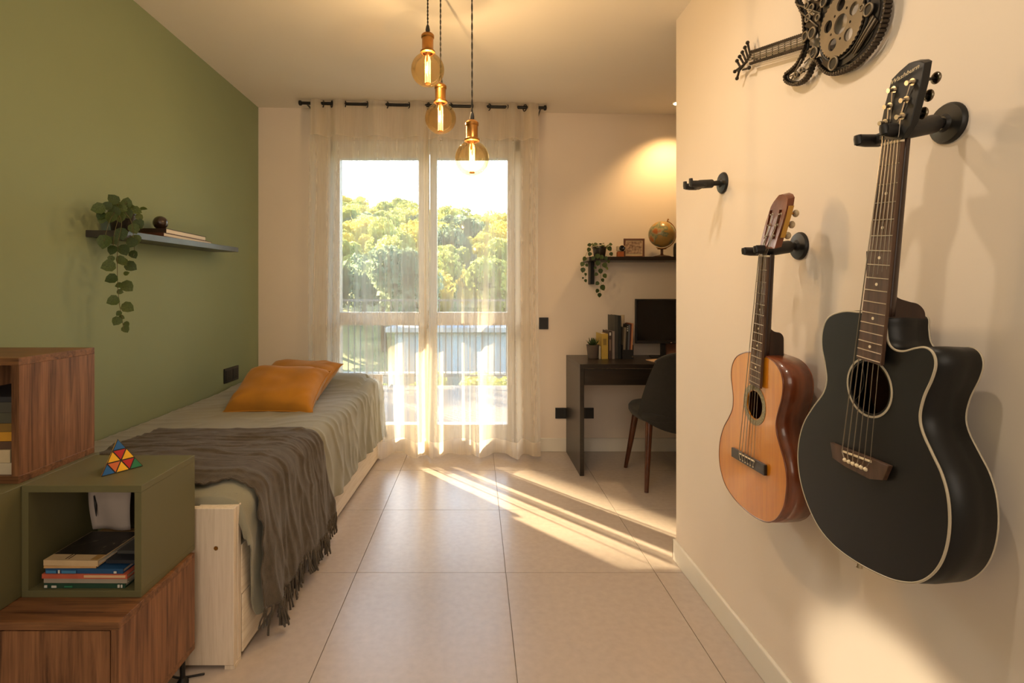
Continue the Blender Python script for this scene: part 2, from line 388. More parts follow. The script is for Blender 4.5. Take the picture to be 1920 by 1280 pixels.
# ---------------------------------------------------------------- balcony and outdoors
struct('', MB().box(-3.4, 2.4, YB + .32, 6.5, -.3, -.03).build('balcony_floor', mat('balcony_tile', (.20, .18, .16), .7, scale=20)))
rl = thing('balcony_railing', 'thin painted balcony railing with upright bars outside the balcony door', 'railing', (-.4, 6.42, -.03))
wm = mat('grey_railing_paint', (.10, .11, .11), .5)
MB().box(-3.2, 1.9, 6.40, 6.44, 1.035, 1.06).build('handrail', wm, rl)
MB().box(-3.2, 1.9, 6.405, 6.435, .10, .12).build('bottom_rail', wm, rl)
b0 = MB().box(-3.2, -3.189, 6.4145, 6.4255, .12, 1.035).build('baluster', wm, rl)
for i in range(1, 68):
    c = b0.copy(); C.objects.link(c); c.parent = rl; c.location = Vector((i * .076, 0, 0))
for x in (-3.2, -.62, 1.87): MB().box(x, x + .03, 6.40, 6.44, -.03, 1.035).build('post', wm, rl)
def ground_z(x, y):
    h = -.9 + .0 * x
    if y > 15: h += (y - 15) * .152 - .125 * (x + 14) * min(1, (y - 15) / 45) + .5 * math.sin(x * .13 + 1) * min(1, (y - 15) / 15)
    return h
rows = [[(x, y, ground_z(x, y)) for x in [-70 + 110 * i / 44 for i in range(45)]] for y in [6.6 + 82 * j / 40 for j in range(41)]]
struct('', MB().grid(rows).build('ground', mat('grassy_ground', (.17, .20, .08), .95, col2=(.30, .31, .15), scale=.8, world=True), smooth=True))
def crown(seed, n=4200, leaf=.085):
    rnd = random.Random(seed); blobs = []
    for k in range(9):
        a = rnd.uniform(0, 2 * PI); r = rnd.uniform(.1, .62)
        blobs.append((Vector((r * math.cos(a), r * math.sin(a), rnd.uniform(-.45, .65))), rnd.uniform(.32, .55)))
    vs = []; fs = []
    for i in range(n):
        c, r = rnd.choice(blobs); d = Vector((rnd.gauss(0, 1), rnd.gauss(0, 1), rnd.gauss(0, 1))).normalized()
        p = c + d * r * rnd.uniform(.75, 1.0); nn = (d + Vector((rnd.gauss(0, .5), rnd.gauss(0, .5), rnd.gauss(0, .5)))).normalized()
        u = nn.orthogonal().normalized(); q = Matrix.Rotation(rnd.uniform(0, 6.28), 3, nn); u = q @ u; w = nn.cross(u); s = leaf * rnd.uniform(.5, 1)
        k = len(vs); vs += [p + u * s, p + w * s * .7, p - u * s, p - w * s * .7]; fs.append((k, k + 1, k + 2, k + 3))
    return vs, fs
crowns = []
for s_ in range(4):
    vs, fs = crown(s_); me = bpy.data.meshes.new('crown'); me.from_pydata([tuple(v) for v in vs], [], fs); crowns.append(me)
cm = {}
for i, c_ in enumerate(crowns):
    for k in ('tree1', 'tree2', 'tree3'):
        d = c_.copy(); d.materials.append(M[k]); cm[i, k] = d
trunk = bpy.data.meshes.new('trunk'); tb = MB().tube([(0, 0, -1.6), (.02, 0, -.8), (0, 0, .2)], [.09, .07, .04], 7); trunk.from_pydata(tb.v, [], tb.f); M['bark'] = mat('bark', (.16, .11, .07), .9); trunk.materials.append(M['bark'])
kinds = {'tree1': 'sunlit yellow-green tree on the hillside beyond the balcony', 'tree2': 'soft green leafy tree on the hillside beyond the balcony', 'tree3': 'bluish green tree on the hillside beyond the balcony'}
def hill_label(x, y, k):
    a = {'tree1': 'sunlit yellow-green tree', 'tree2': 'soft green leafy tree', 'tree3': 'bluish green tree'}[k]
    b = 'at the foot of the hill' if y < 30 else 'halfway up the hill' if y < 56 else 'on the crest of the hill'
    c = 'beyond the left door leaf' if x / y < -.10 else 'beyond the right door leaf'
    return a + ' ' + b + ', ' + c
def tree(x, y, r, k, label=None, group='trees on the hillside', lift=1.5, squash=1):
    z = ground_z(x, y) if y > 6.6 else -.9
    t = thing('tree', label or hill_label(x, y, k), 'tree', (x, y, z), group)
    for nm, me in (('crown', cm[random.randrange(4), k]), ('trunk', trunk)):
        o = bpy.data.objects.new(nm, me); C.objects.link(o); o.parent = t; o.location = (0, 0, r * lift); o.scale = (r, r, r * squash)
    t.rotation_euler[2] = random.uniform(0, 6.28); return t
for j in range(17):
    y = 17 + j * 3.7; n = int(6 + j * .55)
    for i in range(n):
        xx = lerp(-.36, .15, (i + .5 + random.uniform(-.3, .3)) / n) * y
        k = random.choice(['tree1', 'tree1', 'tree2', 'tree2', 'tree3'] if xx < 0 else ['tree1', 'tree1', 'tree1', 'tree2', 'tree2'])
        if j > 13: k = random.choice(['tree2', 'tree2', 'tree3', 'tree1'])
        tree(xx + random.uniform(-.5, .5), y + random.uniform(-1, 1), random.uniform(1.6, 2.6) * (.42 + y / 112) * (1.12 if xx < -8 else 1), k)
tree(-2.0, 14.0, 1.35, 'tree3', 'dark bluish green tree just beyond the railing, behind the left door leaf', None)
tree(-6.2, 12.0, 2.0, 'tree1', 'slender yellow-leaved tree at the far left beyond the railing', None)
# unseen tree added far left, crown and trunk shaped to block the sun
def crown_of(blobs, seed, n, leaf):
    rnd = random.Random(seed); vs = []; fs = []; wts = [r * r for _, r in blobs]
    for i in range(n):
        c, r = rnd.choices(blobs, wts)[0]; d = Vector((rnd.gauss(0, 1), rnd.gauss(0, 1), rnd.gauss(0, 1))).normalized(); p = Vector(c) + d * r * rnd.uniform(.7, 1)
        nn = (d + Vector((rnd.gauss(0, .5), rnd.gauss(0, .5), rnd.gauss(0, .5)))).normalized(); u = Matrix.Rotation(rnd.uniform(0, 6.28), 3, nn) @ nn.orthogonal().normalized(); w = nn.cross(u); s = leaf * rnd.uniform(.6, 1)
        k = len(vs); vs += [p + u * s, p + w * s * .7, p - u * s, p - w * s * .7]; fs.append((k, k + 1, k + 2, k + 3))
    return vs, fs
vs, fs = crown_of([((-2.6, 0, 7.6), 1.55), ((-1.35, 0, 7.75), 1.5), ((-.95, 0, 6.55), .62), ((-1.6, 0, 6.5), .7), ((-.25, .2, 7.9), 1.45), ((.6, 0, 7.7), 1.4), ((1.6, 0, 8.1), 1.5), ((-1.8, 0, 9.6), 1.8), ((.2, 0, 9.8), 1.9), ((1.5, 0, 9.6), 1.4), ((-.7, 0, 11.2), 1.7)], 11, 11000, .24); big = bpy.data.meshes.new('crown'); big.from_pydata([tuple(v) for v in vs], [], fs); big.materials.append(M['tree2'])
tt = thing('tree', 'tall dense tree added out of view, far left of the balcony, to block the sun', 'tree', (-9.0, 14, -.9))
q = bpy.data.objects.new('crown', big); C.objects.link(q); q.parent = tt; q.location = (0, 0, 1.58)
MB().tube([(-8.66, 14, -.9), (-8.70, 14, 3), (-8.70, 14, 6.6), (-8.9, 14, 8.6)], [.34, .28, .27, .18], 14).build('trunk', 'bark', tt, smooth=True)
# pale outbuilding seen low through the door
ob = thing('outbuilding', 'low pale blue-grey outbuilding beyond the railing, low behind the door panes', 'building', (-.6, 12.5, -.9))
MB().box(-1.9, .9, 12, 14, -.9, .25).build('wall', mat('pale_blue_render', (.34, .40, .45), .8), ob)
MB().box(-2.1, 1.1, 11.8, 14.2, .25, .36).build('roof', mat('white_flat_roof', (.42, .42, .42), .8), ob)
struct('', MB().box(-4.5, 3.5, 9.4, 9.6, -.95, -.32).build('garden_wall', mat('garden_wall', (.30, .30, .28), .9, scale=3)))
SHR = ['rounded green shrub below the railing, leftmost of the five', 'rounded green shrub below the railing, second from the left', 'rounded green shrub below the railing, middle one of the five', 'rounded green shrub below the railing, second from the right', 'rounded green shrub below the railing, rightmost of the five']
for i, x in enumerate((-3.4, -2.5, -1.6, -.7, .2)):
    o = thing('garden_shrub', SHR[i], 'shrub', (x, 8.2, -.9), 'shrubs below the balcony')
    q = bpy.data.objects.new('foliage', cm[i % 4, 'tree2']); C.objects.link(q); q.parent = o; q.location = (0, 0, .35); q.scale = (.55, .5, .42)
# ---------------------------------------------------------------- curtain rod and sheer curtains
Yr = 3.50
def RX(px): return (px - CX) * Yr / F
def rodz(x): return 2.425 - (x - RX(560)) / (RX(1025) - RX(560)) * .034
rod = thing('curtain_rod', 'thin black curtain rod with small end knobs under the ceiling', 'curtain rod', (RX(792), Yr, 2.41))
MB().tube([(RX(566), Yr, rodz(RX(566))), (RX(1019), Yr, rodz(RX(1019)))], .0105, 12).build('pole', 'black_metal', rod, smooth=40)
for px in (563, 1022):
    MB().tube([(RX(px) + d, Yr, rodz(RX(px))) for d in (-.012, -.008, 0, .008, .012)], [.006, .016, .018, .016, .006], 12).build('end_knob', 'black_metal', rod, smooth=40)
for px in (574, 800, 1014):
    MB().box(RX(px) - .004, RX(px) + .004, Yr - .004, YB, rodz(RX(px)) - .004, rodz(RX(px)) + .004).build('bracket', 'black_metal', rod)
def curtain(name, label, ext, seed, ringpos):
    # ext: list of (px, s): s=+1 in front of the rod, -1 behind it
    def off(u, z):
        for (a, sa), (b_, sb) in zip(ext, ext[1:]):
            if a <= u <= b_:
                t = (u - a) / (b_ - a); return lerp(sa, sb, .5 - .5 * math.cos(PI * t))
        return ext[-1][1]
    u0, u1 = ext[0][0], ext[-1][0]; N = int((u1 - u0) * 1.0); NZ = 70; zt_ = 2.455; rows = []
    for j in range(NZ + 1):
        t = j / NZ; row = []
        for i in range(N + 1):
            u = lerp(u0, u1, i / N); x = RX(u); top = rodz(x) + .021; z = lerp(top, .028, t)
            drift = noise.noise(Vector((u * .018, t * 1.1, seed))) * .05 * t
            a = off(u, z)
            fine = noise.noise(Vector((u * .11, t * 1.4, seed + 5))) * .024 * sstep(.03, .3, t)
            amp = lerp(.034, .054, t ** 1.2)
            y = Yr - a * amp + fine - .012 * t
            row.append((x + drift + (u - (u0 + u1) / 2) * .00012 * t, y, z + (.012 * math.sin(u * .12 + seed) * t if j == NZ else 0)))
        rows.append(row)
    root = thing(name, label, 'curtain', (RX((u0 + u1) / 2), Yr, .03))
    kh = 7
    MB().grid(rows[:kh + 1]).build('header_band', 'hem', root, smooth=True)
    MB().grid(rows[kh:NZ - 2]).build('cloth', 'sheer', root, smooth=True)
    MB().grid(rows[NZ - 3:]).build('bottom_hem', 'hem', root, smooth=True)
    cols = (slice(-5, None) if ext[0][0] < 700 else slice(0, 5))
    MB().grid([[(x, y - .0025, z) for x, y, z in r[cols]] for r in rows]).build('side_hem', 'hem', root, smooth=True)
    for u in ringpos:
        MB().ring((RX(u), Yr, rodz(RX(u)) - .003), .021, .0035, (1, .55, 0), 20, 6).build('ring', 'black_metal', root, smooth=True)
    return root
curtain('sheer_curtain', 'left sheer off-white linen curtain, its edge beside the bed pillows',
        [(584, .6), (595, 1), (613, -1), (633, 1), (667, -1), (707, 1), (746, -1), (783, 1), (798, .2)], 1.3, (606, 622, 647, 688, 726, 766))
curtain('sheer_curtain', 'right sheer off-white linen curtain, hanging nearest the desk',
        [(798, .2), (804, -1), (825, 1), (864, -1), (899, 1), (932, -1), (962, 1), (980, -1), (996, 1), (1009, .5)], 7.7, (803, 845, 884, 917, 950, 984))
# ---------------------------------------------------------------- modular cabinets by the bed foot
def open_box(name, label, x0, x1, y0, y1, z0, z1, side_m, flat_m, t=.018, back=True, group=None):
    r = thing(name, label, 'cabinet', ((x0 + x1) / 2, (y0 + y1) / 2, z0), group)
    MB().box(x0, x1, y0, y1, z1 - t, z1).build('top_panel', flat_m, r, bevel=.001)
    MB().box(x0, x1, y0, y1, z0, z0 + t).build('bottom_panel', flat_m, r, bevel=.001)
    for a in (x0, x1 - t): MB().box(a, a + t, y0 + .0005, y1 - .0005, z0 + t, z1 - t).build('side_panel', side_m, r)
    if back: MB().box(x0 + t, x1 - t, y1 - .008, y1 - .001, z0 + t, z1 - t).build('back_panel', side_m, r)
    return r
ZL0, ZL1, ZM, ZU = .087, .367, .645, .961
lc = thing('low_cabinet', 'low walnut cabinet with a plain door, standing on thin black legs under the green boxes', 'cabinet', (-1.19, 1.34, 0))
x0, x1, y0, y1 = XL, -.822, 1.18, 1.50; t = .018
MB().box(x0, x1, y0, y1, ZL1 - t, ZL1).build('top_panel', 'walnut_h', lc, bevel=.001)
MB().box(x0, x1, y0, y1, ZL0, ZL0 + t).build('bottom_panel', 'walnut_h', lc)
for a in (x0, x1 - t): MB().box(a, a + t, y0 + .001, y1 - .001, ZL0 + t, ZL1 - t).build('side_panel', 'walnut_v', lc)
MB().box(x0 + t, x1 - t, y1 - .01, y1 - .002, ZL0 + t, ZL1 - t).build('back_panel', 'walnut_v', lc)
MB().box(x0 + t + .003, x1 - t - .003, y0 + .001, y0 + .017, ZL0 + t + .003, ZL1 - t - .003).build('door', 'walnut_v', lc, bevel=.001)
for lx in (-1.50, -.845):
    for ly in (1.215, 1.478):
        MB().cyl((lx, ly, .008), (lx, ly, ZL0 + .004), .007, n=12).lathe([(0, 0), (.016, 0), (.016, .006), (.010, .014), (.007, .018)], (lx, ly, 0)).build('leg', 'black_metal', lc, smooth=40)
cbl = MB().tube(smoothpath([(-1.0, 1.50, .06), (-.93, 1.49, .045), (-.885, 1.487, .018), (-.86, 1.497, .004), (-.80, 1.512, .004)]), .003, 6)
tag(cbl.build('power_cable', 'black_matt', smooth=True), 'thin black cable on the floor behind the cabinet leg at the bed foot', 'cable')
gb = open_box('cube_cabinet', 'olive green open box with magazines inside, a triangular puzzle on its top', -1.131, -.833, 1.277, 1.52, ZL1, ZM, 'olive', 'olive', .017)
gb2 = thing('cube_cabinet', 'olive green closed box at the left picture edge, under the walnut box', 'cabinet', (-1.34, 1.25, ZL1))
MB().box(XL, -1.133, .98, 1.545, ZL1 + .001, ZM).build('body', 'olive', gb2, bevel=.0015)
MB().box(XL + .003, -1.136, .962, .98, ZL1 + .004, ZM - .003).build('door', 'olive', gb2, bevel=.001)
ub = open_box('cube_cabinet', 'walnut open box with a stack of books inside, topmost at the left', XL, -1.148, 1.289, 1.545, ZM, ZU, 'walnut_v', 'walnut_h', .019)
# books and magazines
def book(name, label, x0, x1, y0, y1, z, h, cover, cat='book', group=None, spine='-y', rot=0, cover_t=.0015, pages='paper', base=None, shift=(0, 0)):
    cx, cy = (x0 + x1) / 2 + shift[0], (y0 + y1) / 2 + shift[1]; w, d = (x1 - x0) / 2, (y1 - y0) / 2
    r = thing(name, label, cat, (cx, cy, z), group)
    ct = cover_t; c = MB(); cm_ = flat(*cover)
    c.box(cx - w, cx + w, cy - d, cy + d, z, z + ct).box(cx - w, cx + w, cy - d, cy + d, z + h - ct, z + h)
    if spine == '-y': c.box(cx - w, cx + w, cy - d, cy - d + ct, z + ct, z + h - ct); pb = (cx - w + .003, cx + w - .003, cy - d + ct, cy + d - .003)
    elif spine == '+x': c.box(cx + w - ct, cx + w, cy - d, cy + d, z + ct, z + h - ct); pb = (cx - w + .003, cx + w - ct, cy - d + .003, cy + d - .003)
    elif spine == '-x': c.box(cx - w, cx - w + ct, cy - d, cy + d, z + ct, z + h - ct); pb = (cx - w + ct, cx + w - .003, cy - d + .003, cy + d - .003)
    else: c.box(cx - w, cx + w, cy + d - ct, cy + d, z + ct, z + h - ct); pb = (cx - w + .003, cx + w - .003, cy - d + .003, cy + d - ct)
    c.build('cover', cm_, r); MB().box(*pb, z + ct, z + h - ct).build('pages', pages, r)
    r.rotation_euler[2] = rot; return r
zz = ZL1 + .0175; G = 'magazines lying in the olive box'
mags = [('magazine', 'slim magazine with a dark green spine, lowest in the olive box', -1.083, -.880, .0125, ('dark_green_print', (.012, .05, .03)), 'M'),
        ('magazine', 'grey-spined magazine, second from the bottom in the olive box', -1.084, -.874, .012, ('grey_white_print', (.33, .29, .24)), 'M'),
        ('magazine', 'magazine with a salmon red spine in the olive box', -1.087, -.872, .012, ('salmon_print', (.50, .11, .06)), 'M'),
        ('magazine', 'blue-spined magazine in the middle of the olive box pile', -1.080, -.884, .0125, ('strong_blue_print', (.012, .07, .19)), 'M'),
        ('magazine', 'thin cream and orange magazine jutting left, under the art book in the olive box', -1.086, -.955, .006, ('cream_orange_print', (.55, .33, .14)), 'M')]
mo = []
for nm, lb, a, c_, h, cv, _ in mags:
    o = book(nm, lb, a, c_, 1.285 + random.uniform(0, .004), 1.50, zz, h - .0006, cv, 'magazine', G, rot=random.uniform(-.012, .012), cover_t=.0008 if h < .01 else .002)
    mo.append(o); zz += h
# spine print: small title blocks and bars
def spine_marks(o, marks, z0):
    for a, c_, z_, h_, colr in marks:
        MB().box(a, c_, 1.2835, 1.2850, z_, z_ + h_).build('title_print', flat(*colr), o)
wht = ('print_white', (.62, .60, .55)); teal = ('print_teal', (.03, .30, .32)); navy = ('print_navy', (.01, .02, .06))
z1_ = ZL1 + .0175
spine_marks(mo[0], [(-1.080, -1.073, z1_ + .003, .006, wht), (-1.062, -1.050, z1_ + .003, .005, wht), (-1.03, -1.01, z1_ + .004, .003, ('print_green', (.03, .2, .1))), (-.897, -.892, z1_ + .003, .007, wht), (-.889, -.885, z1_ + .003, .007, wht)], 0)
spine_marks(mo[3], [(-1.075, -1.050, z1_ + .0385, .007, ('print_sky', (.05, .20, .40))), (-1.045, -1.041, z1_ + .0385, .008, wht), (-1.036, -1.0, z1_ + .0385, .007, ('print_sky', (.05, .20, .40))), (-.905, -.898, z1_ + .039, .005, wht)], 0)
spine_marks(mo[2], [(-.98, -.876, z1_ + .028, .006, ('print_peach', (.66, .42, .24)))], 0)
dk = book('magazine', 'dark glossy magazine right of the cream art book in the olive box', -.936, -.857, 1.300, 1.50, zz, .009, ('dark_gloss_print', (.012, .014, .022)), 'magazine', G, rot=-.02, cover_t=.001)
zz2 = zz + .0095
dk2 = book('magazine', 'black and white covered magazine on the dark glossy one, right in the olive box', -.928, -.857, 1.33, 1.50, zz2, .008, ('black_white_print', (.05, .05, .05)), 'magazine', G, rot=-.03, cover_t=.001)
ab = book('art_book', 'thick cream art book with a dark photograph on its cover, topmost in the olive box', -1.085, -.945, 1.288, 1.445, zz, .014, ('cream_cover', (.58, .42, .24)), 'book', None, rot=-.03, cover_t=.002)
pm = bpy.data.materials.new('cover_photograph'); pm.use_nodes = True; nt = pm.node_tree
wv = nd(nt, 'ShaderNodeTexNoise'); wv.inputs['Scale'].default_value = 16; wv.inputs['Distortion'].default_value = 2.5
tc = nd(nt, 'ShaderNodeTexCoord'); nt.links.new(tc.outputs['Object'], wv.inputs['Vector'])
nt.links.new(ramp(nt, wv.outputs[0], [(.35, (.012, .009, .006)), (.62, (.03, .022, .015)), (.72, (.30, .24, .17))]), nt.nodes['Principled BSDF'].inputs['Base Color'])
M['photo'] = pm
MB().box(-1.083, -.947, 1.318, 1.443, zz + .014, zz + .0146).build('cover_photo', 'photo', ab)
MB().box(-.968, -.949, 1.292, 1.325, zz + .014, zz + .0145).build('title_print', flat('print_ochre', (.36, .20, .06)), ab)
for k in range(2): MB().box(-1.035 + k * .008, -1.0325 + k * .008, 1.295, 1.335, zz + .014, zz + .0145).build('title_print', flat('print_dark', (.05, .03, .02)), ab)
# poster sheet curling against the back panel
def sheet(name, label, pts, y, m, holes=()):
    return None
bp = thing('paper_bag', 'white paper sheet with black brush print, standing curled at the back of the olive box', 'paper', (-.96, 1.48, .43))
rows = []
for j in range(13):
    t = j / 12; z = lerp(.455, .624, t); y = lerp(1.455, 1.465, t) - .012 * math.sin(PI * t)
    rows.append([(lerp(-1.086 - .022 * t, -.978, i / 10), y + .006 * math.sin(i * .6 + t * 2), z) for i in range(11)])
MB().grid(rows).build('sheet', mat('white_paper', (.44, .37, .33), .8), bp, smooth=True, thick=.0008)
def brush(pts, r): MB().tube([(x - .070, y - .017, z - .054) for x, y, z in pts], [q * .8 for q in r], 6).build('brush_print', 'black_matt', bp, smooth=True)
brush([(-1.010, 1.468, .606), (-1.004, 1.466, .58), (-1.0, 1.463, .55)], [.002, .0045, .001])
brush([(-1.0, 1.474, .612), (-.975, 1.472, .615), (-.955, 1.474, .616)], [.001, .004, .001])
brush([(-.925, 1.474, .616), (-.920, 1.470, .59), (-.918, 1.466, .575)], [.001, .0035, .002])
card = thing('photo_card', 'dark printed card behind the white sheet at the right back of the olive box', 'card', (-.88, 1.49, .47))
MB().box(-.985, -.853, 1.493, 1.496, .50, .625).build('card', flat('dark_card_print', (.014, .018, .012)), card)
MB().box(-.985, -.853, 1.488, 1.4915, .44, .575).build('lower_sheet', flat('grey_paper', (.40, .33, .28)), card)
# books in the walnut box
zz = ZM + .0195; GB = 'books stacked in the walnut box'
stack = [('white_cover', (.52, .44, .32), .030, 'white-spined book, lowest in the walnut box', -1.173, 0),
         ('ivory_cover', (.56, .44, .28), .033, 'ivory book lying second from the bottom in the walnut box', -1.180, 0),
         ('brown_cover', (.10, .05, .03), .020, 'brown book under the mustard ones in the walnut box', -1.185, .05),
         ('mustard_cover', (.55, .26, .02), .024, 'mustard yellow book at the middle of the walnut box stack', -1.178, .07),
         ('ochre_brown_cover', (.20, .11, .02), .022, 'ochre brown book just above the mustard book', -1.176, .05),
         ('grey_green_cover', (.07, .065, .045), .027, 'grey-green book, second from the top in the walnut box', -1.172, .05),
         ('dark_grey_cover', (.06, .055, .045), .027, 'dark grey book near the top in the walnut box', -1.172, .04),
         ('black_blue_cover', (.02, .02, .028), .014, 'slim blue-black book, topmost in the walnut box', -1.174, .03)]
for nm, c_, h, lb, xr, rr in stack:
    book('book', lb, xr - .18, xr, 1.30, 1.50, zz, h - .0008, (nm, c_), 'book', GB, rot=rr, cover_t=.0025); zz += h
# ---------------------------------------------------------------- triangular puzzle on the olive box
pz = thing('pyramid_puzzle', 'small pyramid-shaped twisting puzzle with coloured triangles on the olive box', 'puzzle', (-.965, 1.405, ZM))
A = Vector((-.976, 1.336, ZM + .001)); B = Vector((-.922, 1.421, ZM + .001)); ed = (B - A).length
mid = (A + B) / 2; n_ = Vector((-(B - A).y, (B - A).x, 0)).normalized(); Cc = mid + n_ * ed * .866
cen = (A + B + Cc) / 3; T = cen + Vector((0, 0, ed * .8165))
MB().add([A, B, Cc, T], [(0, 2, 1), (0, 1, 3), (1, 2, 3), (2, 0, 3)]).build('core', 'black_matt', pz)
colr = {'b': ('sticker_blue', (.006, .10, .30)), 'r': ('sticker_red', (.42, .010, .012)), 'y': ('sticker_yellow', (.80, .42, .012)), 'o': ('sticker_orange', (.55, .12, .03)), 'g': ('sticker_green', (.01, .17, .07)), 'd': ('sticker_deep_orange', (.42, .14, .01))}
def face(P0, P1, P2, seq):   # P2 apex; rows from the apex down
    nrm = (P1 - P0).cross(P2 - P0).normalized()
    if nrm.dot((P0 + P1 + P2) / 3 - (cen + T) / 2 * 1.0) < 0: nrm = -nrm
    k = 0
    for r in range(3):
        def pt(i, row): a = P2 + (P0 - P2) * row / 3; b_ = P2 + (P1 - P2) * row / 3; return a if row == 0 else a + (b_ - a) * i / row
        for i in range(2 * r + 1):
            j = i // 2
            tri = [pt(j, r), pt(j, r + 1), pt(j + 1, r + 1)] if i % 2 == 0 else [pt(j, r), pt(j + 1, r + 1), pt(j + 1, r)]
            c_ = sum(tri, Vector()) / 3; tri = [c_ + (v - c_) * .84 for v in tri]
            MB().slab([v + nrm * .0002 for v in tri], nrm * .0008).build('sticker', flat(*colr[seq[k]]), pz); k += 1
face(A, B, T, 'byrybdoyrg'[:1] + 'yry' + 'boyrg')
face(Cc, A, T, 'y' + 'ddy' + 'dddod')
face(B, Cc, T, 'g' + 'rgb' + 'yggrb')
# ---------------------------------------------------------------- bed
def bx(y): return -.722 + (y - 1.534) * .030        # the outer side of the bed, a little out of square
bd = thing('bed', 'white stained pine single bed with a drawer under it, along the green wall', 'bed', (-1.12, 2.57, 0))
Y0, Y1 = 1.534, 3.60
def skewbox(b, xa, xb, ya, yb, za, zb, f=bx):        # x offsets measured from the bed side
    p = [(f(ya) + xa, ya, za), (f(ya) + xb, ya, za), (f(yb) + xb, yb, za), (f(yb) + xa, yb, za)]
    return b.hexa(p + [(x, y, zb) for x, y, _ in p])
MB().box(XL + .014, -.724, Y0, Y0 + .022, .012, .481).build('footboard', 'whitewood', bd, bevel=.002)
for a_, c_ in ((-.84, -.722), (XL + .014, XL + .10)): MB().box(a_, c_, Y0 + .0225, Y0 + .045, .012, .481).build('foot_post', 'whitewood', bd, bevel=.002)
MB().box(-.752, -.722, Y0 + .001, Y0 + .044, 0, .0115).build('glide', 'whitewood', bd)
MB().lathe([(.0, 0), (.0055, 0), (.0065, .0015), (.003, .0016), (.003, .0004), (0, .0004)], (-.777, Y0 - .0002, .363), 16, (0, -1, 0)).build('bolt', 'gold', bd, smooth=40)
rail = MB(); skewbox(rail, -.022, 0, Y0 + .045, Y1, .20, .352); rail.build('side_rail', 'whitewood_h', bd, bevel=.002)
MB().box(XL + .014, -.66, Y1, Y1 + .022, .012, .56).build('headboard', 'whitewood', bd, bevel=.002)
for ya, yb in ((Y0 + .05, 2.10), (2.106, 2.385), (2.40, Y1 - .07)):
    q = MB(); skewbox(q, -.02, .003 if ya > 2.2 else 0, ya, yb, .018, .196); dr = q.build('drawer_front', 'whitewood_h', bd, bevel=.002)
q = MB(); skewbox(q, -.03, .004, Y1 - .066, Y1, 0, .352); q.build('head_post', 'whitewood', bd, bevel=.002)
ms = MB(); skewbox(ms, -.80, -.024, Y0 + .05, Y1 - .004, .26, .505); ms.build('mattress', flat('mattress_ticking', (.6, .57, .5), .9), bd, bevel=.03)
# bedspread, draped surface: u across (from the wall over the edge and down), y along
XW = XL + .014
def top_z(x, y):
    hump = .085 * math.exp(-((y - 3.33) / .20) ** 2) * sstep(-1.62, -1.3, x) * (1 - .55 * sstep(-.80, -.60, x))
    sag = .012 * math.sin(y * 1.7)
    foot = -.035 * (1 - sstep(1.56, 1.70, y))
    return .528 + hump + foot + sag * .4
EX = .036                                            # how far the cloth stands off the bed side
def drape(s, y, hem, extra=0.0, amp=1.0, seed=0.0, off=0.0, wr=1.0):
    """s in metres of cloth from the wall; returns a point on the draped cloth"""
    xe = bx(y) + EX + off - .03; R = .06 + off; L = xe - XW - R; zt_ = top_z(xe, y) + off
    n1 = noise.noise(Vector((s * 3.2, y * 1.6, 3 + seed))); n2 = noise.noise(Vector((s * 9, y * 5, 9 + seed)))
    n3 = 1 - abs(noise.noise(Vector((s * 2.2 + y * 4.5, y * 9 - s * 3.5, 5 + seed)))) * 2
    n3 = max(0, n3) ** 4
    if s < L:
        x = XW + s; return Vector((x, y, top_z(x, y) + off + wr * (.009 * n1 + .003 * n2 + .004 * n3)))
    a = min((s - L) / R, PI / 2); x = XW + L + R * math.sin(a); z = zt_ - R + R * math.cos(a)
    d = max(0, s - L - R * PI / 2); drop = zt_ - R - hem
    f = min(1, d / max(.01, drop))
    fold = math.sin(y * 21 + 2.5 * math.sin(y * 4.3 + seed) + d * 5) * .5 + .5 * math.sin(y * 39 + 1.5 + d * 9)
    push = amp * f * (.012 * fold + .016) + extra * f + wr * (.006 * n1 + .010 * n3 * (1 - .5 * f) + .003 * n2)
    return Vector((x + push, y + .006 * amp * f * n1, z - d + wr * (1 - f) * .005 * n1))
def span(y, hem, off=0):
    xe = bx(y) + EX + off - .03; R = .06 + off; L = xe - XW - R; return L + R * PI / 2 + (top_z(xe, y) + off - R - hem), L
rows = []
NY, NS = 210, 120
for j in range(NY + 1):
    y = lerp(1.568, 3.612, j / NY)
    hem = .155 + .012 * math.sin(y * 9) + .02 * noise.noise(Vector((y * 3, 0, 0)))
    hem = lerp(hem, .095, math.exp(-((y - 1.66) / .10) ** 2)); hem = lerp(.36, hem, sstep(1.562, 1.640, y)) if y < 1.66 else hem
    tot, L = span(y, hem); row = []
    for i in range(NS + 1):
        t = i / NS; s = tot * (1 - (1 - t) ** 1.25)
        p = drape(s, y, hem)
        if y > 3.55: p.z -= .05 * sstep(3.55, 3.612, y)
        row.append(p)
    rows.append(row)
rows.insert(0, [Vector((p.x - .004, p.y - .006, p.z - .05 * sstep(.36, .44, p.z))) for p in rows[0]])
cvr = MB().grid(rows).build('bedspread', 'cover', smooth=True, thick=.004)
tag(cvr, 'sage grey cotton bedspread draped over the bed and down its side', 'bedspread')
tuck = MB().grid([[Vector((XW + .01 + (bx(1.58) - .035 - XW) * i / 40, lerp(1.60, 1.562, sstep(0, 1, k / 6)), .502 - .006 * k + .008 * noise.noise(Vector((i * .3, k * .5, 0))))) for i in range(41)] for k in range(7)])
o_ = tuck.build('bedspread_tuck', 'cover', cvr, smooth=True, thick=.004)
